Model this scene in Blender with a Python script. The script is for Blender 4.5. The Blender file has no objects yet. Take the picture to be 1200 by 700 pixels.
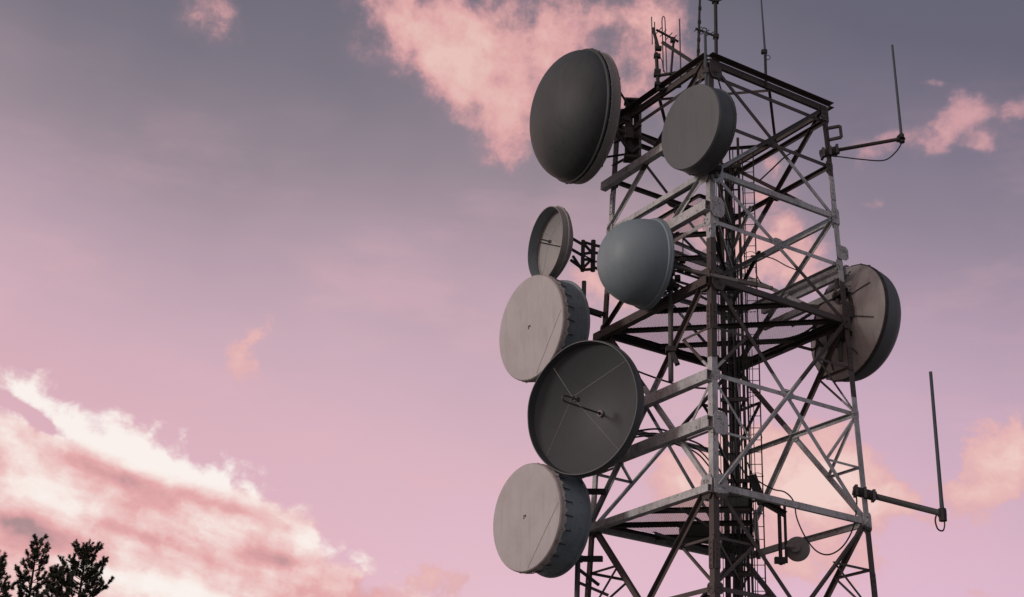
import bpy, math, random
from mathutils import Vector, Matrix
random.seed(7)
scene = bpy.context.scene
col = scene.collection
R = math.radians

# ------------------------------------------------------------------ camera
PITCH, ROLL, FPX = 0.4116, 0.0437, 1723.28
EYE = Vector((0, 0, 1.6))
FW = Vector((0, math.cos(PITCH), math.sin(PITCH)))
UP0 = Vector((0, -math.sin(PITCH), math.cos(PITCH)))
RT0 = Vector((1, 0, 0))
RT = RT0 * math.cos(ROLL) + UP0 * math.sin(ROLL)
UP = -RT0 * math.sin(ROLL) + UP0 * math.cos(ROLL)
cam_d = bpy.data.cameras.new('camera')
cam = bpy.data.objects.new('camera', cam_d)
col.objects.link(cam)
cam_d.lens = FPX * 36 / 1200
cam_d.sensor_width = 36
cam_d.clip_start = 0.1
cam_d.clip_end = 5000
m = Matrix((RT, UP, -FW)).transposed().to_4x4()
m.translation = EYE
cam.matrix_world = m
scene.camera = cam

def at(px, py, y):
    """world point seen in the direction of a photo position, at ground distance y"""
    d = FW + RT * ((px - 600) / FPX) - UP * ((py - 350) / FPX)
    return EYE + d * (y / d.y)

# ------------------------------------------------------------------ exposure
scene.view_settings.view_transform = 'Standard'
scene.view_settings.look = 'None'
scene.view_settings.exposure = 0
scene.view_settings.gamma = 1
scene.view_settings.use_curve_mapping = False
scene.cycles.max_bounces = 6
scene.cycles.use_denoising = True

# ------------------------------------------------------------------ sun
SUN_AZ, SUN_EL = R(203), R(13)          # maths azimuth: low, behind the camera's left shoulder
sun_dir = Vector((math.cos(SUN_AZ) * math.cos(SUN_EL), math.sin(SUN_AZ) * math.cos(SUN_EL), math.sin(SUN_EL)))
sd = bpy.data.lights.new('sun', 'SUN')
sd.energy = 1.35
sd.angle = R(10)
sd.color = (1.0, 0.92, 0.87)
so = bpy.data.objects.new('sun', sd)
so.rotation_euler = (-sun_dir).to_track_quat('-Z', 'Y').to_euler()
col.objects.link(so)

# ------------------------------------------------------------------ node expression helper
class NT:
    def __init__(self, tree):
        self.t = tree
    def new(self, typ, **kw):
        n = self.t.nodes.new(typ)
        for k, v in kw.items():
            setattr(n, k, v)
        return n
    def put(self, sock, v):
        if isinstance(v, bpy.types.NodeSocket):
            self.t.links.new(v, sock)
        else:
            sock.default_value = v
    def math(self, op, a, b=0.0, c=0.0, clamp=False):
        n = self.new('ShaderNodeMath', operation=op, use_clamp=clamp)
        self.put(n.inputs[0], a); self.put(n.inputs[1], b); self.put(n.inputs[2], c)
        return n.outputs[0]
    def vec(self, op, a, b=(0, 0, 0)):
        n = self.new('ShaderNodeVectorMath', operation=op)
        self.put(n.inputs[0], a); self.put(n.inputs[1], b)
        return n.outputs['Value'] if op in ('DOT_PRODUCT', 'LENGTH') else n.outputs['Vector']
    def scale(self, a, s):
        n = self.new('ShaderNodeVectorMath', operation='SCALE')
        self.put(n.inputs[0], a); self.put(n.inputs['Scale'], s)
        return n.outputs['Vector']
    def noise(self, v, scale, detail=6, rough=0.55, color=False, dist=0.0):
        n = self.new('ShaderNodeTexNoise')
        self.put(n.inputs['Vector'], v)
        n.inputs['Scale'].default_value = scale
        n.inputs['Detail'].default_value = detail
        n.inputs['Roughness'].default_value = rough
        n.inputs['Distortion'].default_value = dist
        return n.outputs['Color' if color else 'Fac']
    def smooth(self, v, a, b, lo=0.0, hi=1.0):
        n = self.new('ShaderNodeMapRange', interpolation_type='SMOOTHSTEP')
        self.put(n.inputs[0], v)
        n.inputs[1].default_value = a; n.inputs[2].default_value = b
        n.inputs[3].default_value = lo; n.inputs[4].default_value = hi
        return n.outputs[0]
    def ramp(self, fac, stops, interp='LINEAR'):
        n = self.new('ShaderNodeValToRGB')
        n.color_ramp.interpolation = interp
        e = n.color_ramp.elements
        while len(e) < len(stops):
            e.new(0.5)
        for el, (p, c) in zip(e, stops):
            el.position = p; el.color = (*c, 1)
        self.put(n.inputs[0], fac)
        return n.outputs[0]
    def mix(self, fac, a, b, blend='MIX'):
        n = self.new('ShaderNodeMix', data_type='RGBA', blend_type=blend)
        self.put(n.inputs[0], fac)
        for s, v in ((n.inputs[6], a), (n.inputs[7], b)):
            self.put(s, v if isinstance(v, bpy.types.NodeSocket) else (*v, 1))
        return n.outputs[2]

def srgb(r, g, b):
    return tuple((c / 255 / 12.92) if c / 255 <= 0.04045 else ((c / 255 + 0.055) / 1.055) ** 2.4 for c in (r, g, b))

# ------------------------------------------------------------------ dusk sky (by compass direction and height above the horizon)
world = bpy.data.worlds.new('World')
scene.world = world
world.use_nodes = True
wt = world.node_tree
wt.nodes.clear()
W = NT(wt)
tc = W.new('ShaderNodeTexCoord').outputs['Generated']
sp = W.new('ShaderNodeSeparateXYZ')
wt.links.new(tc, sp.inputs[0])
u = W.math('MULTIPLY', W.math('ARCTAN2', sp.outputs[0], sp.outputs[1]), math.degrees(1) * 0.9135)
v = W.math('MULTIPLY', W.math('ARCSINE', sp.outputs[2]), math.degrees(1))
cb = W.new('ShaderNodeCombineXYZ')
wt.links.new(u, cb.inputs[0]); wt.links.new(v, cb.inputs[1])
P = cb.outputs[0]
# clear sky: grey blue overhead to pink near the horizon, darker away from the sunset
east = W.math('MAXIMUM', W.math('ADD', u, 2.0), 0.0)
shift = W.math('MINIMUM', W.math('MULTIPLY', W.math('MULTIPLY', east, east), 0.0072), 7.0)
west = W.math('MAXIMUM', W.math('SUBTRACT', -9.0, u), 0.0)
shift = W.math('SUBTRACT', shift, W.math('MINIMUM', W.math('MULTIPLY', W.math('MULTIPLY', west, west), 0.006), 1.5))
ve = W.math('ADD', W.math('ADD', v, shift), W.math('MULTIPLY', W.math('SUBTRACT', W.noise(P, 0.09, 3, 0.5), 0.5), 5.0))
vn = W.math('DIVIDE', ve, 90.0)
sky = W.ramp(vn, [(0.0, srgb(244, 214, 204)), (8 / 90, srgb(234, 198, 206)), (12.5 / 90, srgb(229, 189, 204)), (17 / 90, srgb(220, 181, 194)),
                  (21 / 90, srgb(204, 172, 186)), (25 / 90, srgb(181, 156, 169)), (28.5 / 90, srgb(150, 136, 147)),
                  (32 / 90, srgb(124, 117, 130)), (36 / 90, srgb(106, 103, 115)), (50 / 90, srgb(88, 94, 110)), (1.0, srgb(70, 80, 98))])
low = W.smooth(W.math('ADD', v, W.math('MULTIPLY', W.math('ADD', u, 20.0), 0.25)), 17.0, 26.0, 1.0, 0.0)
sky = W.mix(W.math('MULTIPLY', low, W.smooth(u, -20.0, 2.0, 0.45, 0.0)), sky, srgb(222, 172, 182))

far = W.smooth(W.math('ABSOLUTE', u), 30.0, 75.0)  # sky out of view, tinted grey blue to throw neutral light on the tower
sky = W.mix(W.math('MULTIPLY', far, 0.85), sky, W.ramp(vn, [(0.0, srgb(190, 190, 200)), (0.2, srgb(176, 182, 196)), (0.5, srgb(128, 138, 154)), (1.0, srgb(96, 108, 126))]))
violet = W.math('MULTIPLY', W.smooth(u, 2.0, 16.0), W.smooth(u, 30.0, 60.0, 1.0, 0.0))
sky = W.mix(W.math('MULTIPLY', violet, 0.8), sky, W.mix(1.0, sky, (0.97, 0.965, 1.06), 'MULTIPLY'))
haze_n = W.noise(W.vec('MULTIPLY', P, (0.5, 1.3, 1)), 0.22, 6, 0.6)
sky = W.mix(W.math('MULTIPLY', W.smooth(haze_n, 0.45, 0.75), W.smooth(v, 34.0, 22.0, 0.0, 0.30)), sky, srgb(232, 184, 190))
PUFF = [[-4.921, 34.287, 0.286, -0.186, -0.311, -0.613, 1.15], [-1.849, 32.57, 0.242, -0.281, -0.407, -0.423, 1.1], [0.217, 34.122, 0.252, 0.012, 0.025, -0.691, 0.62], [3.088, 34.669, 0.389, 0.086, 0.169, -1.023, 0.5], [-0.329, 30.689, 0.405, -0.677, -0.6, -0.412, 0.66], [1.547, 32.223, 0.47, 0.016, 0.017, -0.684, 0.5], [5.789, 33.856, 0.202, -0.652, -0.59, -0.237, 0.68], [5.088, 31.605, 0.634, 0.003, -0.005, -0.77, 0.6], [-0.595, 29.033, 0.804, -0.434, -0.734, -1.499, 0.5], [-12.934, 33.682, 0.196, -0.579, -0.762, -0.276, 0.6], [-9.421, 21.017, 0.293, 0.426, 0.876, -0.56, 0.5], [-18.149, 18.969, 1.891, -0.286, -0.669, -3.157, 0.42], [-16.933, 19.075, 2.503, 1.329, 2.329, -3.922, 0.42], [17.03, 29.587, 0.61, 0.452, 1.012, -1.409, 1.0], [17.713, 30.705, 1.783, -1.324, -0.864, -1.181, 0.6], [19.377, 29.92, 1.462, 0.094, 0.073, -2.003, 0.6], [18.178, 28.976, 1.323, -0.133, -0.325, -2.638, 0.5], [14.329, 28.966, 0.85, 0.247, 0.497, -1.876, 0.55], [16.759, 31.578, 2.154, -0.397, -1.287, -6.276, 0.5], [13.874, 27.008, 1.404, 0.688, 1.687, -3.479, 0.32], [9.809, 27.508, 0.364, -1.658, -0.654, -0.155, 0.85], [10.726, 25.573, 0.468, -0.606, -0.698, -0.536, 1.0], [10.189, 28.859, 1.865, -0.067, -0.075, -1.538, 0.6], [8.987, 25.31, 0.897, -0.023, -0.022, -0.762, 0.7], [9.936, 16.475, 0.438, -0.014, -0.007, -0.621, 1.3], [11.615, 16.769, 0.579, -0.172, -0.22, -0.708, 1.25], [13.374, 16.086, 0.589, -0.182, -0.438, -1.361, 0.85], [14.696, 16.043, 1.287, -0.297, -0.505, -2.201, 0.6], [7.177, 16.808, 0.587, -0.006, 0.003, -0.769, 0.75], [5.933, 16.799, 1.07, -0.002, 0.014, -1.227, 0.5], [11.06, 14.226, 0.306, -0.012, -0.007, -0.789, 0.6], [8.587, 17.782, 1.29, -0.028, -0.008, -1.23, 0.7], [17.533, 17.165, 0.82, 0.351, 0.376, -0.695, 1.35], [18.442, 17.731, 1.349, -0.127, -0.073, -1.068, 0.9], [16.43, 15.971, 1.088, -0.086, -0.082, -1.776, 0.7], [14.363, 15.424, 0.567, -0.082, -0.332, -2.62, 0.45], [17.541, 12.381, 0.907, -0.078, -0.086, -2.744, 0.7], [2.966, 24.345, 1.002, 0.021, 0.028, -1.369, 0.65], [4.466, 23.704, 0.758, 0.007, 0.01, -1.006, 0.5], [1.22, 26.69, 0.496, 0.951, 1.625, -0.886, 0.32], [6.62, 26.347, 0.665, -0.005, -0.009, -0.759, 0.75], [-2.61, 12.599, 0.432, -0.061, -0.202, -1.237, 0.6]]
STRK = [[-12.253, 15.164, 0.295, -0.07, -0.58, -1.913, -0.4], [-14.844, 15.709, 0.756, -0.072, -0.404, -2.641, -0.25], [-17.293, 17.36, 0.538, -0.18, -1.442, -3.351, -0.2], [-7.951, 14.469, 0.267, -0.054, -0.345, -1.387, -0.32], [-8.058, 13.112, 0.791, -0.039, -0.236, -2.857, -0.62], [-16.918, 13.33, 0.473, -0.029, -0.375, -2.72, -0.6], [-15.689, 12.708, 0.59, -0.004, -0.191, -2.718, -0.15], [-4.709, 12.149, 0.409, -0.051, -0.219, -1.417, -0.3], [-11.487, 18.646, 1.622, 0.205, 0.37, -3.07, 0.1], [-14.54, 16.643, 0.249, -0.067, -0.476, -1.383, 0.38], [-9.949, 16.057, 0.338, -0.124, -0.63, -1.452, 0.35], [-15.926, 14.241, 0.57, -0.097, -0.803, -3.18, 0.18], [-10.364, 14.404, 0.363, -0.066, -0.733, -3.088, 0.25], [-6.047, 13.657, 0.512, -0.176, -0.978, -2.446, 0.35], [-11.505, 11.599, 0.377, -0.046, -0.424, -2.281, 0.42], [-16.022, 14.857, 0.693, -0.059, -0.305, -2.005, 0.15], [-14.174, 12.106, 0.698, -0.036, -0.475, -4.055, 0.25], [-13.516, 13.59, 0.558, -0.106, -0.834, -3.14, -0.25]]
GAPS = [[-17.051, 17.303, 0.577, -0.216, -1.568, -3.301, 2.6], [-18.775, 17.596, 0.823, -0.262, -1.072, -2.546, 2.0]]
def field(pos, blobs):
    tot = None
    for (cx, cy, a, b, c, d, w) in blobs:
        q = W.vec('SUBTRACT', pos, (cx, cy, 0))
        s = W.vec('DOT_PRODUCT', q, (a, b, 0)); t = W.vec('DOT_PRODUCT', q, (c, d, 0))
        r2 = W.math('MULTIPLY_ADD', s, s, W.math('MULTIPLY', t, t))
        g = W.math('POWER', 2.718, W.math('MULTIPLY', r2, -1.0))
        tot = W.math('MULTIPLY', g, w) if tot is None else W.math('MULTIPLY_ADD', g, w, tot)
    return tot

warp = W.vec('SUBTRACT', W.noise(P, 0.35, 4, 0.6, color=True), (0.5, 0.5, 0.5))
Pw = W.vec('ADD', P, W.scale(warp, 2.6))
# puffed clouds
fp = field(Pw, PUFF)
n1 = W.noise(W.vec('ADD', P, W.scale(warp, 1.4)), 0.42, 9, 0.62)
n2 = W.noise(P, 0.95, 8, 0.65)
dens = W.math('ADD', fp, W.math('ADD', W.math('MULTIPLY', W.math('SUBTRACT', n1, 0.5), 2.6), W.math('MULTIPLY', W.math('SUBTRACT', n2, 0.5), 1.5)))
hiv = W.smooth(v, 21.0, 28.0)
cov = W.math('ADD', W.math('MULTIPLY', W.smooth(dens, 0.02, 1.15), hiv), W.math('MULTIPLY', W.smooth(dens, 0.30, 0.72), W.math('SUBTRACT', 1.0, hiv)))
cov = W.math('MULTIPLY', cov, W.smooth(fp, 0.05, 0.4))
lum = W.math('ADD', W.math('MULTIPLY', dens, 0.42), W.math('MULTIPLY', W.math('SUBTRACT', W.noise(Pw, 0.6, 6, 0.6), 0.5), 0.75))
hi_col = W.ramp(lum, [(0.10, srgb(176, 142, 152)), (0.28, srgb(214, 160, 163)), (0.46, srgb(229, 173, 171)), (0.8, srgb(238, 198, 190))])
lo_col = W.ramp(lum, [(0.05, srgb(218, 172, 182)), (0.28, srgb(229, 178, 178)), (0.5, srgb(236, 190, 184)), (0.8, srgb(246, 212, 203))])
puff_col = W.mix(W.smooth(v, 22.0, 29.0), lo_col, hi_col)
side = W.math('MULTIPLY', W.smooth(u, 11.0, 15.0), W.smooth(v, 22.0, 25.0))
puff_col = W.mix(W.math('MULTIPLY', side, 0.55), puff_col, srgb(196, 150, 160))
veil = W.math('MULTIPLY', W.smooth(field(W.vec('ADD', P, W.scale(warp, 4.0)), PUFF), 0.05, 1.1), W.math('MULTIPLY_ADD', hiv, 0.28, 0.12))
sky = W.mix(veil, sky, puff_col)
sky = W.mix(W.math('MULTIPLY', cov, 0.92), sky, puff_col)
# the long bright bank low in the west, combed into streaks
AL, AC = (0.9198, -0.3925, 0), (-0.3925, -0.9198, 0)
along = W.vec('DOT_PRODUCT', P, AL)
across = W.vec('DOT_PRODUCT', P, AC)
arc = W.math('DIVIDE', W.math('ADD', along, 16.0), 6.0)
edge = W.math('ADD', W.math('ADD', across, 9.95), W.math('MULTIPLY', W.math('POWER', 2.718, W.math('MULTIPLY', W.math('MULTIPLY', arc, arc), -1.0)), 1.35))   # degrees below the bank's upper edge
cs = W.new('ShaderNodeCombineXYZ')
wt.links.new(W.math('MULTIPLY', along, 0.26), cs.inputs[0])
wt.links.new(W.math('ADD', across, W.math('MULTIPLY', along, 0.1)), cs.inputs[1])
S = W.vec('ADD', cs.outputs[0], W.scale(warp, 1.3))
ns = W.noise(S, 0.62, 8, 0.6)
nf = W.noise(W.vec('ADD', P, W.scale(warp, 1.8)), 0.75, 7, 0.56)
bank = W.math('ADD', edge, W.math('ADD', W.math('MULTIPLY', W.math('SUBTRACT', nf, 0.5), 4.2), W.math('MULTIPLY', W.math('SUBTRACT', ns, 0.5), 1.4)))
bank = W.math('SUBTRACT', bank, field(W.vec('ADD', P, W.scale(warp, 1.0)), GAPS))
bcov = W.smooth(bank, -0.25, 0.85)
bcov = W.math('MULTIPLY', bcov, W.smooth(v, -2.0, 3.0))
bcov = W.math('MULTIPLY', bcov, W.smooth(u, -3.2, 2.5, 1.0, 0.0))
bl = W.math('ADD', W.math('MULTIPLY', W.math('SUBTRACT', ns, 0.5), 1.1), W.math('MULTIPLY', W.math('SUBTRACT', nf, 0.5), 0.85))
lip = W.math('DIVIDE', W.math('SUBTRACT', edge, 0.9), 1.2)
bl = W.math('MULTIPLY_ADD', W.math('POWER', 2.718, W.math('MULTIPLY', W.math('MULTIPLY', lip, lip), -1.0)), 0.2, bl)
bl = W.math('ADD', W.math('ADD', bl, 0.58), field(W.vec('ADD', P, W.scale(warp, 0.9)), STRK))
bcol = W.ramp(bl, [(0.0, srgb(176, 142, 145)), (0.2, srgb(213, 158, 160)), (0.4, srgb(231, 172, 172)), (0.62, srgb(241, 205, 201)), (0.85, srgb(251, 235, 229)), (1.0, srgb(253, 243, 238))])
sky = W.mix(bcov, sky, bcol)
below = W.smooth(v, -2.0, 0.0)
sky = W.mix(below, srgb(92, 84, 82), sky)
# a little of the physical sky underneath
ns_ = W.new('ShaderNodeTexSky', sky_type='NISHITA')
ns_.sun_disc = False
ns_.sun_elevation = SUN_EL
ns_.sun_rotation = math.pi / 2 - SUN_AZ
bg1 = W.new('ShaderNodeBackground'); wt.links.new(ns_.outputs[0], bg1.inputs[0]); bg1.inputs[1].default_value = 0.004
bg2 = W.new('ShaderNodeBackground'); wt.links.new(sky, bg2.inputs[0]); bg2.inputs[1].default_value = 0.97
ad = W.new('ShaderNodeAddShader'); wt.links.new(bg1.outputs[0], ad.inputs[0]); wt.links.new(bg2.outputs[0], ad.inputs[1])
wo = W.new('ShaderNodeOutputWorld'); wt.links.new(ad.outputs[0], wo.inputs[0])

# ------------------------------------------------------------------ materials
def base_mat(name, rough=0.6, metal=0.0):
    mt = bpy.data.materials.new(name)
    mt.use_nodes = True
    t = mt.node_tree
    b = t.nodes['Principled BSDF']
    b.inputs['Roughness'].default_value = rough
    b.inputs['Metallic'].default_value = metal
    b.inputs['Specular IOR Level'].default_value = 0.3
    return mt, NT(t), b

def weathered(name, colr, dirt, rough=0.6, metal=0.0, scale=3.0, amount=0.5, streak=True, bump=0.02):
    mt, N, b = base_mat(name, rough, metal)
    pos = N.new('ShaderNodeNewGeometry').outputs['Position']
    big = N.noise(pos, scale, 6, 0.6)
    st = N.noise(N.vec('MULTIPLY', pos, (9, 9, 0.7)), 1.0, 4, 0.6) if streak else N.noise(pos, scale * 4, 4, 0.6)
    f = N.math('ADD', N.math('MULTIPLY', N.smooth(big, 0.35, 0.75), 0.6), N.math('MULTIPLY', N.smooth(st, 0.45, 0.8), 0.6))
    f = N.math('MULTIPLY', f, amount, clamp=True)
    c = N.mix(f, colr, dirt)
    fine = N.noise(pos, 60.0, 3, 0.6)
    c = N.mix(N.smooth(fine, 0.3, 0.7, 0.0, 0.12), c, (0.02, 0.02, 0.02))
    N.put(b.inputs['Base Color'], c)
    if bump:
        bn = N.new('ShaderNodeBump')
        bn.inputs['Strength'].default_value = 0.25
        bn.inputs['Distance'].default_value = bump
        N.put(bn.inputs['Height'], N.noise(pos, 25.0, 5, 0.6))
        N.t.links.new(bn.outputs[0], b.inputs['Normal'])
    return mt

def tower_paint(banded=True):
    """aviation banding: white and dull red bands at fixed heights, flaking where they meet"""
    mt, N, b = base_mat('tower_paint' if banded else 'white_tower_paint', 0.6)
    pos = N.new('ShaderNodeNewGeometry').outputs['Position']
    s = N.new('ShaderNodeSeparateXYZ'); N.t.links.new(pos, s.inputs[0])
    z = N.math('ADD', s.outputs[2], N.math('MULTIPLY', N.math('SUBTRACT', N.noise(pos, 3.0, 5, 0.7), 0.5), 0.22))
    red = None
    for lo, hi in ((18.95, 30), (13.25, 16.15), (7.2, 10.22), (-5, 3.6)):
        r = N.math('MULTIPLY', N.smooth(z, lo - 0.01, lo + 0.01), N.smooth(z, hi - 0.01, hi + 0.01, 1.0, 0.0))
        red = r if red is None else N.math('ADD', red, r)
    grime = N.smooth(N.noise(pos, 2.2, 7, 0.65), 0.38, 0.72)
    chips = N.smooth(N.noise(pos, 16.0, 6, 0.7), 0.58, 0.66)
    streak = N.smooth(N.noise(N.vec('MULTIPLY', pos, (14, 14, 0.9)), 1.0, 4, 0.6), 0.5, 0.75)
    white = N.mix(N.math('MULTIPLY', grime, 0.65), (0.41, 0.42, 0.425), (0.17, 0.168, 0.165))
    white = N.mix(N.math('MULTIPLY', streak, 0.5), white, (0.12, 0.10, 0.09))
    white = N.mix(chips, white, (0.06, 0.046, 0.04))
    redc = N.mix(grime, (0.070, 0.054, 0.050), (0.042, 0.037, 0.036))
    redc = N.mix(N.math('MULTIPLY', chips, 0.6), redc, (0.085, 0.075, 0.07))
    c = N.mix(red, white, redc) if banded else white
    N.put(b.inputs['Base Color'], c)
    bn = N.new('ShaderNodeBump'); bn.inputs['Strength'].default_value = 0.3; bn.inputs['Distance'].default_value = 0.01
    N.put(bn.inputs['Height'], N.noise(pos, 30.0, 5, 0.6)); N.t.links.new(bn.outputs[0], b.inputs['Normal'])
    return mt

M = {}
M['tower'] = tower_paint()
M['white'] = tower_paint(False)
M['galv'] = weathered('galvanised_steel', (0.075, 0.075, 0.074), (0.04, 0.034, 0.03), 0.6, 0.0, 4.0, 0.6)
M['dark'] = weathered('dark_rusted_steel', (0.035, 0.031, 0.029), (0.02, 0.016, 0.014), 0.65, 0.0, 4.0, 0.6)
M['grate'] = weathered('grating_steel', (0.06, 0.06, 0.062), (0.04, 0.038, 0.037), 0.6, 0.0, 4.0, 0.6, bump=0)
M['cable'] = weathered('cable_sheath', (0.014, 0.014, 0.014), (0.03, 0.028, 0.026), 0.55, 0.0, 6.0, 0.5, bump=0)
M['teal_pipe'] = weathered('blue_grey_pipe', (0.115, 0.14, 0.15), (0.06, 0.062, 0.062), 0.55, 0.0, 5.0, 0.6)
M['fibreglass'] = weathered('blue_grey_fibreglass', (0.05, 0.068, 0.078), (0.035, 0.04, 0.044), 0.5, 0.0, 5.0, 0.5, bump=0)
M['radome_dark'] = weathered('dark_olive_radome', (0.049, 0.057, 0.058), (0.03, 0.034, 0.035), 0.6, 0.0, 0.9, 1.0, bump=0.004)
M['radome_grey'] = weathered('mid_grey_radome', (0.098, 0.108, 0.112), (0.076, 0.083, 0.086), 0.6, 0.0, 0.9, 0.7, bump=0.004)
M['radome_blue'] = weathered('blue_grey_radome', (0.175, 0.225, 0.245), (0.14, 0.175, 0.188), 0.5, 0.0, 1.0, 0.7, bump=0.004)
M['cover'] = weathered('pale_fabric_cover', (0.42, 0.405, 0.405), (0.30, 0.28, 0.272), 0.75, 0.0, 1.6, 0.65, bump=0.012)
M['skirt'] = weathered('stained_cover_hem', (0.39, 0.365, 0.345), (0.22, 0.185, 0.165), 0.8, 0.0, 6.0, 0.9, bump=0.02)
M['shroud_blue'] = weathered('blue_grey_shroud', (0.17, 0.22, 0.245), (0.1, 0.118, 0.128), 0.5, 0.0, 1.8, 0.7)
M['shroud_dark'] = weathered('dark_grey_shroud', (0.07, 0.078, 0.081), (0.042, 0.045, 0.046), 0.5, 0.0, 1.8, 0.7)
M['beige'] = weathered('beige_reflector_back', (0.235, 0.228, 0.22), (0.15, 0.143, 0.137), 0.65, 0.0, 1.6, 0.7)
M['beige_back'] = weathered('beige_dish_back', (0.35, 0.335, 0.32), (0.21, 0.195, 0.18), 0.65, 0.0, 1.4, 0.8)
M['refl_pale'] = weathered('pale_reflector', (0.32, 0.315, 0.312), (0.25, 0.24, 0.235), 0.6, 0.0, 1.4, 0.6, bump=0.004)
M['refl_dark'] = weathered('dark_grey_reflector', (0.057, 0.064, 0.067), (0.045, 0.05, 0.052), 0.6, 0.0, 1.0, 0.7, bump=0.004)
M['black'] = weathered('black_steel', (0.02, 0.02, 0.02), (0.03, 0.026, 0.024), 0.6, 0.0, 5.0, 0.5, bump=0)
M['wire'] = weathered('pale_wire', (0.30, 0.28, 0.26), (0.2, 0.18, 0.16), 0.5, 0.0, 5.0, 0.5, bump=0)
M['bark'] = weathered('pine_bark', (0.045, 0.032, 0.024), (0.025, 0.018, 0.014), 0.9, 0.0, 5.0, 0.8)
M['soil'] = weathered('dry_gravel_ground', (0.22, 0.21, 0.19), (0.13, 0.125, 0.105), 0.95, 0.0, 0.4, 0.9, streak=False, bump=0.05)
M['concrete'] = weathered('footing_concrete', (0.3, 0.29, 0.27), (0.18, 0.17, 0.155), 0.85, 0.0, 2.0, 0.7)
def needles(name, a, b_):
    mt, N, b = base_mat(name, 0.75)
    oi = N.new('ShaderNodeNewGeometry').outputs['Random Per Island']
    N.put(b.inputs['Base Color'], N.mix(oi, a, b_))
    return mt
M['needles'] = needles('pine_needles', (0.035, 0.042, 0.026), (0.075, 0.078, 0.05))

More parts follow.
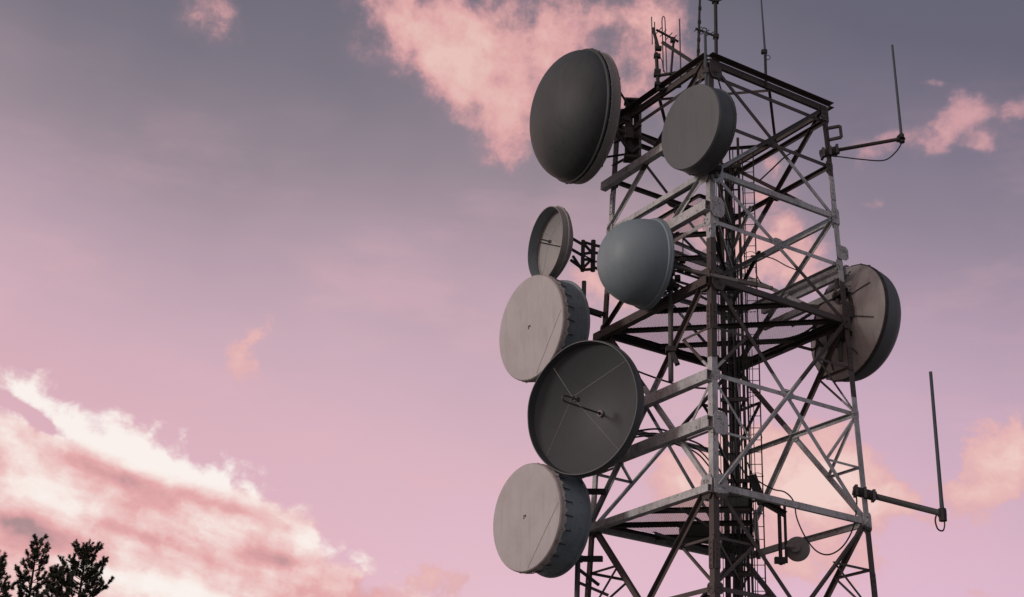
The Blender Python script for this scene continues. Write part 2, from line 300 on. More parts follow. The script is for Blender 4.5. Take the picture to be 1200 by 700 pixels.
# ------------------------------------------------------------------ mesh builder
XF = {}                                      # world matrix of each parent
class MB:
    def __init__(self):
        self.v = []; self.f = []
    def add(self, vs, fs):
        o = len(self.v)
        self.v += [Vector(p) for p in vs]
        self.f += [tuple(i + o for i in f) for f in fs]
        return self
    def box(self, c, sx, sy, sz, M3=None):
        c = Vector(c); vs = []
        for z in (-1, 1):
            for y in (-1, 1):
                for x in (-1, 1):
                    q = Vector((x * sx / 2, y * sy / 2, z * sz / 2))
                    vs.append(c + (M3 @ q if M3 else q))
        return self.add(vs, [(0, 2, 3, 1), (4, 5, 7, 6), (0, 1, 5, 4), (2, 6, 7, 3), (0, 4, 6, 2), (1, 3, 7, 5)])
    def prism(self, prof, p0, p1, s, n):
        """extrude a 2D profile (coords along s and n) from p0 to p1"""
        p0, p1 = Vector(p0), Vector(p1); k = len(prof)
        vs = [p0 + s * a + n * b for a, b in prof] + [p1 + s * a + n * b for a, b in prof]
        fs = [(i, (i + 1) % k, (i + 1) % k + k, i + k) for i in range(k)]
        fs += [tuple(reversed(range(k))), tuple(range(k, 2 * k))]
        return self.add(vs, fs)
    def angle(self, p0, p1, n, w=0.09, t=0.01, off=0.0, flip=1, w2=None):
        """L profile: one flange in the plane with normal n, the other standing along flip*n"""
        p0, p1 = Vector(p0), Vector(p1); d = (p1 - p0).normalized()
        n = (n - d * n.dot(d)).normalized(); s = d.cross(n)
        if s.z < 0: s = -s
        w2 = w2 or w
        prof = [(-w / 2, 0), (w / 2, 0), (w / 2, flip * w2), (w / 2 - t, flip * w2), (w / 2 - t, flip * t), (-w / 2, flip * t)]
        return self.prism([(a, b + off) for a, b in prof], p0, p1, s, n)
    def channel(self, p0, p1, n, h=0.2, w=0.08, t=0.012, off=0.0):
        p0, p1 = Vector(p0), Vector(p1); d = (p1 - p0).normalized()
        n = (n - d * n.dot(d)).normalized(); s = d.cross(n)
        prof = [(-h / 2, 0), (h / 2, 0), (h / 2, -w), (h / 2 - t, -w), (h / 2 - t, -t), (-h / 2 + t, -t), (-h / 2 + t, -w), (-h / 2, -w)]
        return self.prism([(a, b + off) for a, b in prof], p0, p1, s, n)
    def tube(self, pts, r, k=8, cap=True):
        pts = [Vector(p) for p in pts]; n = len(pts)
        rs = r if isinstance(r, (list, tuple)) else [r] * n
        d0 = (pts[1] - pts[0]).normalized()
        a = d0.orthogonal().normalized(); o = len(self.v); prev = d0
        for i, p in enumerate(pts):
            d = (pts[min(i + 1, n - 1)] - pts[max(i - 1, 0)]).normalized()
            a = (prev.rotation_difference(d) @ a).normalized(); prev = d
            b = d.cross(a)
            for j in range(k):
                th = 2 * math.pi * j / k
                self.v.append(p + (a * math.cos(th) + b * math.sin(th)) * rs[i])
        for i in range(n - 1):
            for j in range(k):
                q = o + i * k; self.f.append((q + j, q + (j + 1) % k, q + k + (j + 1) % k, q + k + j))
        if cap:
            self.f.append(tuple(reversed(range(o, o + k)))); self.f.append(tuple(range(o + (n - 1) * k, o + n * k)))
        return self
    def lathe(self, prof, k=72, closed=False, wob=None):
        """revolve (x, r) points about the local X axis"""
        o = len(self.v); n = len(prof)
        for i, (x, r) in enumerate(prof):
            for j in range(k):
                th = 2 * math.pi * j / k
                x2, r2 = wob(x, r, th, i) if wob else (x, r)
                self.v.append(Vector((x2, r2 * math.cos(th), r2 * math.sin(th))))
        for i in range(n if closed else n - 1):
            for j in range(k):
                a = o + i * k; b = o + ((i + 1) % n) * k
                self.f.append((a + j, b + j, b + (j + 1) % k, a + (j + 1) % k))
        return self
    def plate(self, c, s, t, n, a, b, th, cut=0.3):
        """octagonal plate in the plane (s, t), thickness along n"""
        c = Vector(c); pts = []
        for x, y in ((1, 1 - 2 * cut), (1 - 2 * cut, 1), (-1 + 2 * cut, 1), (-1, 1 - 2 * cut), (-1, -1 + 2 * cut), (-1 + 2 * cut, -1), (1 - 2 * cut, -1), (1, -1 + 2 * cut)):
            pts.append((x * a / 2, y * b / 2))
        vs = [c + s * x + t * y for x, y in pts] + [c + s * x + t * y + n * th for x, y in pts]
        fs = [(i, (i + 1) % 8, (i + 1) % 8 + 8, i + 8) for i in range(8)] + [tuple(reversed(range(8))), tuple(range(8, 16))]
        return self.add(vs, fs)
    def build(self, name, mt, parent=None, smooth=False, local=False):
        me = bpy.data.meshes.new(name)
        vs = self.v
        if parent is not None and not local:
            inv = XF[parent.name].inverted(); vs = [inv @ q for q in vs]
        me.from_pydata([tuple(q) for q in vs], [], self.f)
        me.materials.append(mt)
        me.update()
        import bmesh
        bm = bmesh.new(); bm.from_mesh(me)
        bmesh.ops.recalc_face_normals(bm, faces=bm.faces)
        bm.to_mesh(me); bm.free()
        if smooth:
            for pl in me.polygons: pl.use_smooth = True
            me.set_sharp_from_angle(angle=R(35))
        o = bpy.data.objects.new(name, me)
        col.objects.link(o)
        if parent is not None:
            o.parent = parent; XF[o.name] = XF[parent.name]
        else:
            XF[o.name] = Matrix.Identity(4)
        return o

def tag(o, label=None, cat=None, group=None, kind=None):
    if label: o['label'] = label
    if cat: o['category'] = cat
    if group: o['group'] = group
    if kind: o['kind'] = kind
    return o

def thing(name, label, cat, loc=(0, 0, 0), mat4=None, group=None):
    o = bpy.data.objects.new(name, None)
    o.empty_display_size = 0.3
    mt = mat4 if mat4 is not None else Matrix.Translation(Vector(loc))
    o.matrix_world = mt
    col.objects.link(o)
    XF[o.name] = mt.copy()
    return tag(o, label, cat, group)

def single(mb, name, mt, base, label, cat, group=None, smooth=False):
    """a thing that is one mesh, origin at its base"""
    base = Vector(base)
    mb.v = [q - base for q in mb.v]
    o = mb.build(name, mt, None, smooth)
    o.location = base
    return tag(o, label, cat, group)

def curve_pts(pts, n=8):
    """Catmull-Rom through the points"""
    pts = [Vector(p) for p in pts]; out = []
    for i in range(len(pts) - 1):
        p0 = pts[max(i - 1, 0)]; p1 = pts[i]; p2 = pts[i + 1]; p3 = pts[min(i + 2, len(pts) - 1)]
        for j in range(n):
            t = j / n
            out.append(0.5 * ((2 * p1) + (p2 - p0) * t + (2 * p0 - 5 * p1 + 4 * p2 - p3) * t * t + (3 * p1 - p0 - 3 * p2 + p3) * t ** 3))
    out.append(pts[-1])
    return out

# ------------------------------------------------------------------ ground
g = MB()
NG = 24
for i in range(NG + 1):
    for j in range(NG + 1):
        x = -1500 + 3000 * i / NG; y = -1500 + 3000 * j / NG
        d = math.hypot(x, y - 40)
        g.v.append(Vector((x, y, 0 if d < 200 else -0.4 * math.sin(x * 0.01) - 0.4)))
for i in range(NG):
    for j in range(NG):
        a = i * (NG + 1) + j; g.f.append((a, a + NG + 1, a + NG + 2, a + 1))
tag(g.build('ground', M['soil']), kind='structure')

# ------------------------------------------------------------------ lattice tower
CX, CY, ROT, TAPER = 5.0314, 32.1606, -2.5932, 0.031
def leg(k, z, grow=0.0):
    h = (2.0 - TAPER * (z - 17) + grow) * math.sqrt(2)
    a = ROT + math.pi / 4 + k * math.pi / 2
    return Vector((CX + h * math.cos(a), CY + h * math.sin(a), z))
def face_n(k):                                # outward normal of the face between legs k and k+1
    a = ROT + math.pi / 2 + k * math.pi / 2
    return Vector((math.cos(a), math.sin(a), TAPER)).normalized()
def along_face(k, t, z):
    return leg(k, z).lerp(leg((k + 1) % 4, z), t)
TOP = 20.85
MAJOR = [0.3, 2.55, 5.6, 10.33, 15.11, 17.84, TOP]
MIDS = {0: 1.4, 1: 4.05, 2: 8.21, 3: 12.84, 4: 16.58, 5: 19.24}

tower = thing('lattice_tower', 'square steel lattice tower with flaking white and dull red bands, hung with dishes', 'tower', (CX, CY, 0))
for k in range(4):
    p0, p1 = leg(k, 0.0), leg(k, TOP)
    d = (p1 - p0).normalized()
    e1 = (leg((k + 1) % 4, 0) - p0).normalized(); e2 = (leg((k - 1) % 4, 0) - p0).normalized()
    w, t = 0.15, 0.016
    mb = MB(); vs = []
    for p in (p0, p1):
        for a, b in ((0, 0), (w, 0), (w, t), (t, t), (t, w), (0, w)):
            vs.append(p + e1 * a + e2 * b)
    mb.add(vs, [(i, (i + 1) % 6, (i + 1) % 6 + 6, i + 6) for i in range(6)] + [(5, 4, 3, 2, 1, 0), (6, 7, 8, 9, 10, 11)])
    for z in (3.9, 8.9, 14.2, 18.6):             # bolted splice plates
        q = leg(k, z)
        for e, o_ in ((e1, face_n(k)), (e2, face_n((k - 1) % 4))):
            mb.plate(q + e * 0.08 + o_ * 0.012, e, d, o_, 0.13, 0.6, 0.012, cut=0.03)
            for i in range(5):
                mb.box(q + e * 0.08 + o_ * 0.03 + d * (-0.24 + 0.12 * i), 0.03, 0.03, 0.03)
    mb.build('leg', M['tower'], tower)

def bolts(mb, c, s, t, n, a, b, k=6):
    for i in range(k):
        x = random.uniform(-0.36, 0.36) * a; y = random.uniform(-0.38, 0.38) * b
        mb.box(c + s * x + t * y + n * 0.018, 0.032, 0.032, 0.032)

UPZ = Vector((0, 0, 1))
for k in range(4):
    n = face_n(k); k2 = (k + 1) % 4
    s = (leg(k2, 0) - leg(k, 0)).normalized(); t = n.cross(s)
    if t.z < 0: t = -t
    for i in range(6):
        z0, z1, zm = MAJOR[i], MAJOR[i + 1], MIDS[i]
        bw = 0.10 if i in (2, 3) else 0.09
        ins = 0.10
        A0 = leg(k, z0) + s * ins; A1 = leg(k2, z1) - s * ins
        B0 = leg(k2, z0) - s * ins; B1 = leg(k, z1) + s * ins
        MB().angle(A0, A1, n, bw, 0.011, 0.014, 1).build('diagonal_brace', M['tower'], tower)
        MB().angle(B0, B1, n, bw, 0.011, -0.018, -1).build('diagonal_brace', M['tower'], tower)
        # horizontals at the crossing
        MB().angle(leg(k, zm) + s * 0.03, leg(k2, zm) - s * 0.03, n, 0.10, 0.011, -0.036, -1).build('horizontal_girt', M['tower'], tower)
        mid_z = zm
        cpt = along_face(k, 0.5, zm)
        mb = MB().plate(cpt - n * 0.014, s, t, n, 0.38, 0.24, 0.010)
        bolts(mb, cpt + n * 0.0, s, t, n, 0.4, 0.26, 6)
        mb.build('gusset_plate', M['tower'], tower)
        for zz, kk in ((zm, 0), (zm, 1)):
            q = leg(k if kk == 0 else k2, zz) + s * (0.14 if kk == 0 else -0.14)
            mb = MB().plate(q - s * (0.03 if kk == 0 else -0.03) + n * 0.002, s, t, n, 0.22, 0.24, 0.010, cut=0.2)
            bolts(mb, q, s, t, n, 0.16, 0.2, 4)
            mb.build('gusset_plate', M['tower'], tower)
        # secondary struts in the tall bays
        if i in (1, 2, 3):
            for kk in (0, 1):
                kl, ko = (k, k2) if kk == 0 else (k2, k)
                ml = leg(kl, zm)
                for zz in (z0, z1):
                    half = leg(kl, zz).lerp(cpt, 0.5)
                    MB().angle(ml, half, n, 0.055, 0.008, -0.05, -1).build('strut', M['tower'], tower)
                    MB().angle(leg(kl, (zm + zz) / 2), half, n, 0.055, 0.008, -0.062, -1).build('strut', M['tower'], tower)
    for i, z in enumerate(MAJOR):
        h = 0.17 if z == TOP else 0.14
        MB().channel(leg(k, z) + s * 0.02, leg(k2, z) - s * 0.02, n, h, 0.08, 0.012, 0.03).build('horizontal_girt', M['tower'], tower)
        if z == TOP:
            MB().angle(leg(k, z - 0.34) + s * 0.02, leg(k2, z - 0.34) - s * 0.02, n, 0.1, 0.012, -0.04, -1).build('horizontal_girt', M['tower'], tower)
            MB().angle(leg(k, z + 0.10) - s * 0.06, leg(k2, z + 0.10) + s * 0.06, n, 0.05, 0.012, 0.06, 1, 0.16).build('horizontal_girt', M['tower'], tower)
        for kk in (0, 1):
            q = leg(k if kk == 0 else k2, z) + s * (0.17 if kk == 0 else -0.17)
            dz = -0.16 if z == TOP else 0
            near = (k + kk) % 4 == 0
            if not near: q = q - s * (0.05 if kk == 0 else -0.05)
            a_, b_ = (0.36, 0.52) if near else (0.24, 0.40)
            mb = MB().plate(q + t * dz + n * 0.042, s, t, n, a_, b_, 0.012, cut=0.22 if near else 0.14)
            bolts(mb, q + t * dz + n * 0.04, s, t, n, a_ * 0.85, b_ * 0.9, 8)
            mb.build('gusset_plate', M['tower'], tower)
# plan bracing inside the tower
for z in (TOP - 0.1,):
    for k in range(4):
        MB().angle(along_face(k, 0.5, z), along_face((k + 1) % 4, 0.5, z), UPZ, 0.07, 0.01, 0.0, -1).build('plan_brace', M['tower'], tower)
for (k_, t_, z_, dz) in ((0, 0, 18.25, 0.0), (0, 0, 17.15, -0.1), (0, 0, 16.35, 0.1), (0, 0, 15.75, 0.0), (0, 0, 11.5, 0.05), (0, 0, 9.3, 0.0),
                        (3, 0.5, 17.05, 0.1), (3, 0.35, 16.3, 0.0), (3, 0.6, 15.7, 0.2), (3, 0.7, 16.75, -0.2), (0, 0.35, 16.2, 0.0), (0, 0.3, 17.3, 0.3), (3, 0.75, 10.1, 0.0), (3, 0.55, 9.75, 0.0)):
    MB().angle(along_face(k_, t_, z_), Vector((5.42, 33.0, z_ + dz)), UPZ, 0.07, 0.01, 0.0, -1).build('plan_brace', M['dark' if z_ < 17 else 'tower'], tower)
# heavy beams across the left face that carry the dishes, some run past the left leg
nL = face_n(3)
sL = (leg(0, 0) - leg(3, 0)).normalized()
def support_beam(z, over, h, start=0.0, w=0.16):
    a = leg(3, z) - sL * over + nL * 0.09; b = leg(0, z) - sL * start + nL * 0.09
    mb = MB(); mb.channel(a, b, nL, h, w, 0.016, 0.06)
    for i in range(7):
        q = a.lerp(b, (i + 0.5) / 7); mb.box(q + nL * 0.062 + UPZ * random.choice((-.05, .05)), 0.03, 0.03, 0.03)
    mb.build('support_beam', M['tower' if abs(z - 15.02) < .1 else 'white'], tower)
support_beam(19.18, 0.25, 0.22)
support_beam(16.92, 0.0, 0.24)
support_beam(15.02, 0.15, 0.20)
support_beam(12.78, 0.1, 0.24)
support_beam(11.72, 0.55, 0.26)
support_beam(10.26, 0.2, 0.16)
nB = face_n(1)
for zb, hb, mt_ in ((16.50, 0.24, 'white'), (16.02, 0.16, 'white')):
    MB().channel(leg(1, zb) + nB * 0.1, leg(2, zb).lerp(leg(1, zb), 0.25) + nB * 0.1, -nB, hb, 0.12, 0.014, 0.0).build('support_beam', M[mt_], tower)
# thin extra pads on the legs
for k, z in ((1, 16.88), (1, 15.42), (0, 11.72), (0, 16.92)):
    n = face_n(k); s = (leg((k + 1) % 4, 0) - leg(k, 0)).normalized()
    q = leg(k, z); nn = face_n((k + 3) % 4) if k == 1 else n
    d2 = (q - Vector((CX, CY, z))).normalized(); s2 = UPZ.cross(d2)
    mb = MB()
    if k == 1:
        mb.plate(q + s * 0.0 - n * 0.03 + face_n(0) * 0.05, (s2 + d2).normalized() * -1, UPZ, face_n(0), 0.38, 0.36, 0.014, cut=0.2)
        bolts(mb, q + face_n(0) * 0.05, (s2 + d2).normalized(), UPZ, face_n(0), 0.4, 0.34, 7)
    else:
        mb.plate(q + s * 0.16 + n * 0.06, s, UPZ, n, 0.4, 0.5, 0.014, cut=0.25)
        bolts(mb, q + s * 0.16 + n * 0.06, s, UPZ, n, 0.34, 0.42, 7)
    mb.build('gusset_plate', M['tower'], tower)

# work platforms
def clip_line(poly, p, d):
    lo, hi = -1e9, 1e9
    k = len(poly); ar = sum(poly[i].x * poly[(i + 1) % k].y - poly[(i + 1) % k].x * poly[i].y for i in range(k))
    sg = 1 if ar > 0 else -1
    for i in range(k):
        a, b = poly[i], poly[(i + 1) % k]; e = b - a
        nx, ny = -e.y * sg, e.x * sg
        den = nx * d.x + ny * d.y; num = nx * (p.x - a.x) + ny * (p.y - a.y)
        if abs(den) < 1e-9:
            if num < 0: return None
            continue
        tt = -num / den
        if den > 0: lo = max(lo, tt)
        else: hi = min(hi, tt)
    return (lo, hi) if hi - lo > 0.02 else None

def platform(z, poly, pitch=0.052, bar=0.005, njoist=6, skip=None, rail=None):
    fr = MB()
    for i in range(len(poly)):
        a, b = poly[i], poly[(i + 1) % len(poly)]
        fr.angle(a, b, UPZ, 0.07, 0.01, 0.0, -1)
    pf = fr.build('platform', M['dark'], tower)
    gr = MB()
    c = sum(poly, Vector()) / len(poly)
    ax = (leg(1, 0) - leg(3, 0)).normalized()
    for ang in (38, -38):
        d = Matrix.Rotation(R(ang), 3, 'Z') @ ax; q = Vector((-d.y, d.x, 0))
        for i in range(-95, 96):
            p = c + q * (i * pitch)
            r = clip_line(poly, p, d)
            if not r: continue
            segs = [r]
            if skip:
                rr = clip_line(skip, p, d)
                if rr:
                    segs = [(r[0], min(max(rr[0], r[0]), r[1])), (min(max(rr[1], r[0]), r[1]), r[1])]
            for lo, hi in segs:
                if hi - lo < 0.03: continue
                a = p + d * lo; b = p + d * hi
                gr.prism([(-bar / 2, 0), (bar / 2, 0), (bar / 2, 0.004), (-bar / 2, 0.004)], a + UPZ * (0.012 if ang > 0 else 0.022), b + UPZ * (0.012 if ang > 0 else 0.022), q, UPZ)
    gr.build('grating', M['grate'], pf)
    qd = Vector((-ax.y, ax.x, 0))
    ext = [(p - c).dot(qd) for p in poly]
    for i in range(njoist):
        o_ = min(ext) + (max(ext) - min(ext)) * (i + 0.5) / njoist
        r = clip_line(poly, c + qd * o_, ax)
        if r:
            MB().channel(c + qd * o_ + ax * r[0], c + qd * o_ + ax * r[1], UPZ.cross(ax), 0.12, 0.06, 0.01, 0.0).build('joist', M['dark'], pf)
            for j in pf.children[-1:]:
                for vtx in j.data.vertices: vtx.co.z -= 0.075
    if rail:
        for (a, b) in rail:
            mb = MB()
            L = (b - a).length; nn = max(2, int(L / 1.1))
            for i in range(nn + 1):
                q = a.lerp(b, i / nn); mb.tube([q, q + UPZ * 1.02], 0.017, 6)
            for hh in (0.55, 1.02): mb.tube([a + UPZ * hh, b + UPZ * hh], 0.017, 6)
            mb.build('railing', M['dark'], pf)
    return pf
def P4(z, fr):                                # points given as fractions (leg index, leg index, t)
    return [leg(a, z).lerp(leg(b, z), t_) for a, b, t_ in fr]
z = 15.22; ins = 0.03
platform(z, P4(z, [(0, 2, 0.03), (1, 3, 0.03), (2, 0, 0.03), (3, 1, 0.03)]), njoist=5)
z = 10.44
pl7 = P4(z, [(0, 2, 0.04), (0, 1, 0.22), (2, 1, 0.12), (2, 0, 0.04), (3, 1, 0.03)])
platform(z, pl7, njoist=5)
z = 17.40
pl2 = P4(z, [(0, 3, 0.10), (3, 0, 0.20), (3, 2, 0.25), (2, 3, 0.05), (0, 2, 0.10)])
hole = [along_face(3, 0.45, z).lerp(leg(2, z), 0.25), along_face(3, 0.45, z).lerp(leg(2, z), 0.5), along_face(3, 0.8, z).lerp(leg(2, z), 0.5), along_face(3, 0.8, z).lerp(leg(2, z), 0.28)]
platform(z, pl2, njoist=4, skip=hole, rail=[(leg(3, z).lerp(leg(2, z), 0.15), leg(3, z).lerp(leg(2, z), 0.6))])
# concrete footings
for k in range(4):
    q = leg(k, 0); mb = MB()
    mb.box(q + UPZ * 0.10, 1.1, 1.1, 0.5).box(q + UPZ * 0.38, 0.7, 0.7, 0.06)
    mb.build('footing', M['concrete'], tower)

# ------------------------------------------------------------------ core of the tower: cable ladder, climbing ladder, feeder cables
core = Vector((5.42, 33.05, 0))
dirv = Vector((0.985, -0.17, 0)).normalized(); bk = Vector((0.17, 0.985, 0)).normalized()
lad = thing('cable_ladder', 'dark vertical cable ladder running up the middle of the lattice tower', 'cable ladder', core)
for s_ in (-0.24, 0.22):
    MB().box(core + dirv * s_ + UPZ * 10.4, 0.13 if s_ < 0 else 0.07, 0.06, 20.8, Matrix.Rotation(math.atan2(dirv.y, dirv.x), 3, 'Z')).build('rail', M['dark'], lad)
zz = 0.4
while zz < 20.6:
    MB().box(core + UPZ * zz, 0.5, 0.03, 0.035, Matrix.Rotation(math.atan2(dirv.y, dirv.x), 3, 'Z')).build('rung', M['dark'], lad)
    zz += 0.7
for zz in (3.0, 7.0, 9.4, 11.6, 13.6, 16.0, 18.2, 19.9):
    mb = MB(); mb.box(core + UPZ * zz + dirv * -0.02 - bk * 0.13, 0.62, 0.05, 0.09, Matrix.Rotation(math.atan2(dirv.y, dirv.x), 3, 'Z'))
    mb.build('cable_clamp', M['dark'], lad)
    MB().angle(core + UPZ * zz + dirv * 0.2, leg(2, zz), UPZ, 0.05, 0.008).build('bracket', M['dark'], lad)
first = None
offs = [(-0.12, 0.022), (-0.075, 0.013), (0.03, 0.042), (0.09, 0.014), (0.135, 0.02), (0.30, 0.015), (0.36, 0.011), (0.43, 0.010), (-0.35, 0.010), (-0.02, 0.012)]
for i, (o_, r_) in enumerate(offs):
    top = [20.2, 19.4, 18.9, 20.6, 17.2, 16.4, 19.8, 15.4, 20.0, 13.0][i]
    pts = []
    zz = 0.05
    while zz < top:
        pts.append(core + dirv * (o_ + random.uniform(-.012, .012)) - bk * (0.06 + random.uniform(0, .03)) + UPZ * zz); zz += 0.55
    mb = MB().tube(pts, r_, 7)
    single(mb, 'feeder_cable', M['cable'], core + dirv * o_, 'black feeder cable clamped to the cable ladder in the tower core', 'cable', 'feeder cables on the cable ladder', True)
# caged climbing ladder
cl = core + dirv * 0.46 + bk * 0.2
cage = thing('climbing_ladder', 'narrow caged climbing ladder just right of the cable ladder, with round safety hoops', 'ladder', cl)
for s_ in (-0.14, 0.14):
    MB().tube([cl + dirv * s_ + UPZ * 0.1, cl + dirv * s_ + UPZ * 20.6], 0.016, 6).build('rail', M['dark'], cage)
zz = 0.4; i = 0
while zz < 20.4:
    MB().tube([cl - dirv * 0.14 + UPZ * zz, cl + dirv * 0.14 + UPZ * zz], 0.010, 5).build('rung', M['dark'], cage)
    zz += 0.3; i += 1
for j in range(14):
    zz = 8.0 + j * 0.95
    pts = [cl + UPZ * zz + dirv * (0.16 * math.cos(a)) - bk * (0.30 * math.sin(a)) for a in [math.pi * q / 10 for q in range(11)]]
    MB().tube(pts, 0.008, 5).build('safety_hoop', M['dark'], cage)

# ------------------------------------------------------------------ dishes
def dish_matrix(c, az, el):
    az, el = R(az), R(el)
    ax = Vector((math.cos(az) * math.cos(el), math.sin(az) * math.cos(el), math.sin(el)))
    a = Vector((-math.sin(az), math.cos(az), 0)); b = ax.cross(a)
    mt = Matrix((ax, a, b)).transposed().to_4x4(); mt.translation = Vector(c)
    return mt

def dome_profile(Rr, depth, e=2.0, n=18, x0=0.0):
    out = []
    for i in range(n + 1):
        t_ = i / n * math.pi / 2
        out.append((x0 + depth * math.sin(t_) ** (2 / e), max(Rr * math.cos(t_) ** (2 / e), 0.002)))
    return out
def back_profile(Rr, d, hub, n=10, x0=0.0):
    """outside of a paraboloid reflector, from rim to hub"""
    return [(x0 - d * (1 - (1 - (1 - hub / Rr) * i / n) ** 2), Rr * (1 - (1 - hub / Rr) * i / n)) for i in range(n + 1)]
def rim_ring(x, Rr, w, h, k=72):
    return [(x - w / 2, Rr), (x + w / 2, Rr), (x + w / 2, Rr + h), (x - w / 2, Rr + h)]

def rim_bolts(Rr, x, k, r=0.022, mb=None):
    mb = mb or MB()
    for j in range(k):
        th = 2 * math.pi * j / k
        c = Vector((x, Rr * math.cos(th), Rr * math.sin(th)))
        mb.box(c, r * 2.4, r * 2, r * 2, Matrix.Rotation(th, 3, 'X'))
    return mb

def LATHE(prof, k=72, closed=False, mb=None):
    return (mb or MB()).lathe(prof, k, closed)

def mount(root, hub_local, pipe_xy=None, zlo=0, zhi=0, arms=(), struts=(), mt=None, pr=0.057):
    """vertical pipe behind the hub (world), arms to the tower, short struts to the back of the reflector"""
    mt = mt or M['dark']
    Wm = XF[root.name]
    hub = Wm @ Vector(hub_local)
    if pipe_xy is None: pipe_xy = (hub.x, hub.y)
    px = Vector((pipe_xy[0], pipe_xy[1], 0))
    MB().tube([px + UPZ * zlo, px + UPZ * zhi], pr, 10).build('mount_pipe', M['galv'], root, True)
    for (z_, target) in arms:
        a = px + UPZ * z_; b = Vector(target)
        d = (b - a); side = UPZ.cross(d).normalized() * 0.07
        mb = MB().channel(a + side, b + side, side.normalized(), 0.11, 0.05, 0.01)
        mb.channel(a - side, b - side, -side.normalized(), 0.11, 0.05, 0.01)
        mb.box(a, 0.22, 0.22, 0.12)
        mb.build('mount_arm', mt, root)
    for (loc, z_) in struts:
        MB().tube([Wm @ Vector(loc), px + UPZ * z_], 0.026, 6).build('strut', mt, root)
    return hub

# --- large dark radome, top left
c = Vector((1.45, 31.6, 20.40)); Rr = 1.68
mtx = dish_matrix(c, 204.2, -4.9)
d1 = thing('radome_dish', 'largest antenna dish, dark olive domed radome at the top left of the tower', 'antenna dish', mat4=mtx, group='microwave dishes on the tower')
MB().lathe([(0.0, Rr - 0.03), (0.03, Rr), (0.07, Rr)] + [(x + 0.09, r) for x, r in dome_profile(Rr - 0.05, 0.98, 2.0)]).build('radome', M['radome_dark'], d1, True, True)
LATHE([(-0.30, Rr - 0.07), (-0.28, Rr - 0.02), (-0.24, Rr - 0.015), (-0.20, Rr - 0.06), (-0.05, Rr - 0.05), (-0.04, Rr + 0.01), (0.0, Rr + 0.01)], mb=rim_bolts(Rr + 0.01, -0.02, 24, 0.016)).build('shroud', M['beige'], d1, True, True)
MB().lathe(back_profile(Rr - 0.07, 0.42, 0.30, x0=-0.30)).build('reflector_back', M['beige'], d1, True, True)
for j in range(8):
    th = 2 * math.pi * (j + 0.3) / 8
    a = Vector((-0.36, (Rr - 0.15) * math.cos(th), (Rr - 0.15) * math.sin(th))); b = Vector((-0.85, 0.3 * math.cos(th), 0.3 * math.sin(th)))
    MB().tube([a, b], 0.03, 6).build('back_rib', M['galv'], d1, False, True)
MB().lathe([(-0.68, 0.34), (-0.95, 0.34), (-0.95, 0.02)], 24).build('hub', M['dark'], d1, True, True)
# column bracket on the corner of the tower
pc = at(741, 150, 32.2)
mb = MB()
for dx in (-0.12, 0.10):
    mb.channel(Vector((pc.x + dx, pc.y, 19.55)), Vector((pc.x + dx, pc.y, 21.25)), Vector((-0.6, -0.8, 0)), 0.16, 0.12, 0.012)
mb.box((pc.x, pc.y, 21.25), 0.42, 0.34, 0.05); mb.box((pc.x, pc.y, 19.6), 0.42, 0.34, 0.06); mb.box((pc.x, pc.y, 20.3), 0.36, 0.22, 0.3)
mb.build('mount_column', M['tower'], d1)
hub = mtx @ Vector((-0.9, 0, 0))
for z_ in (19.7, 20.35, 21.0):
    for t_ in (leg(3, z_ if z_ < 20.8 else 20.8), along_face(3, 0.3, min(z_, 20.8))):
        MB().angle((pc.x, pc.y, z_), t_, UPZ, 0.08, 0.01).build('mount_arm', M['tower'], d1)
for loc in ((-0.55, 0.9, 0.6), (-0.55, -0.9, 0.6), (-0.55, -0.9, -0.7), (-0.55, 0.8, -0.7), (-0.9, 0, 0.2), (-0.9, 0, -0.2)):
    q = mtx @ Vector(loc)
    MB().tube([q, Vector((pc.x - 0.05, pc.y, min(max(q.z, 19.7), 21.1)))], 0.03, 6).build('strut', M['dark'], d1)

# --- flat grey drum, upper middle
c = Vector((3.85, 28.9, 18.65)); Rr = 1.0
mtx = dish_matrix(c, 213.4, -2.9)
d2 = thing('drum_dish', 'plain mid grey drum dish with smooth flat face, highest of the drums', 'antenna dish', mat4=mtx, group='microwave dishes on the tower')
MB().lathe([(0.0, 0.002), (0.012, Rr * 0.5), (0.008, Rr * 0.9), (0.0, Rr - 0.01), (-0.03, Rr)]).build('radome', M['radome_grey'], d2, True, True)
LATHE([(-0.03, Rr), (-0.035, Rr + 0.006), (-0.44, Rr + 0.006), (-0.45, Rr + 0.03), (-0.49, Rr + 0.03), (-0.50, Rr)], mb=rim_bolts(Rr + 0.03, -0.47, 20, 0.012)).build('shroud', M['shroud_dark'], d2, True, True)
MB().lathe(back_profile(Rr, 0.25, 0.2, x0=-0.5)).build('reflector_back', M['shroud_dark'], d2, True, True)
h2 = mtx @ Vector((-0.75, 0, 0))
mount(d2, (-0.7, 0, 0), (h2.x + 0.02, h2.y + 0.0), 17.6, 19.7, arms=((17.8, leg(0, 17.8)), (19.5, leg(0, 19.5))), struts=(((-0.55, 0.7, 0.3), 19.0), ((-0.55, -0.7, 0.3), 19.0), ((-0.55, 0.6, -0.4), 18.0), ((-0.55, -0.6, -0.4), 18.0)))

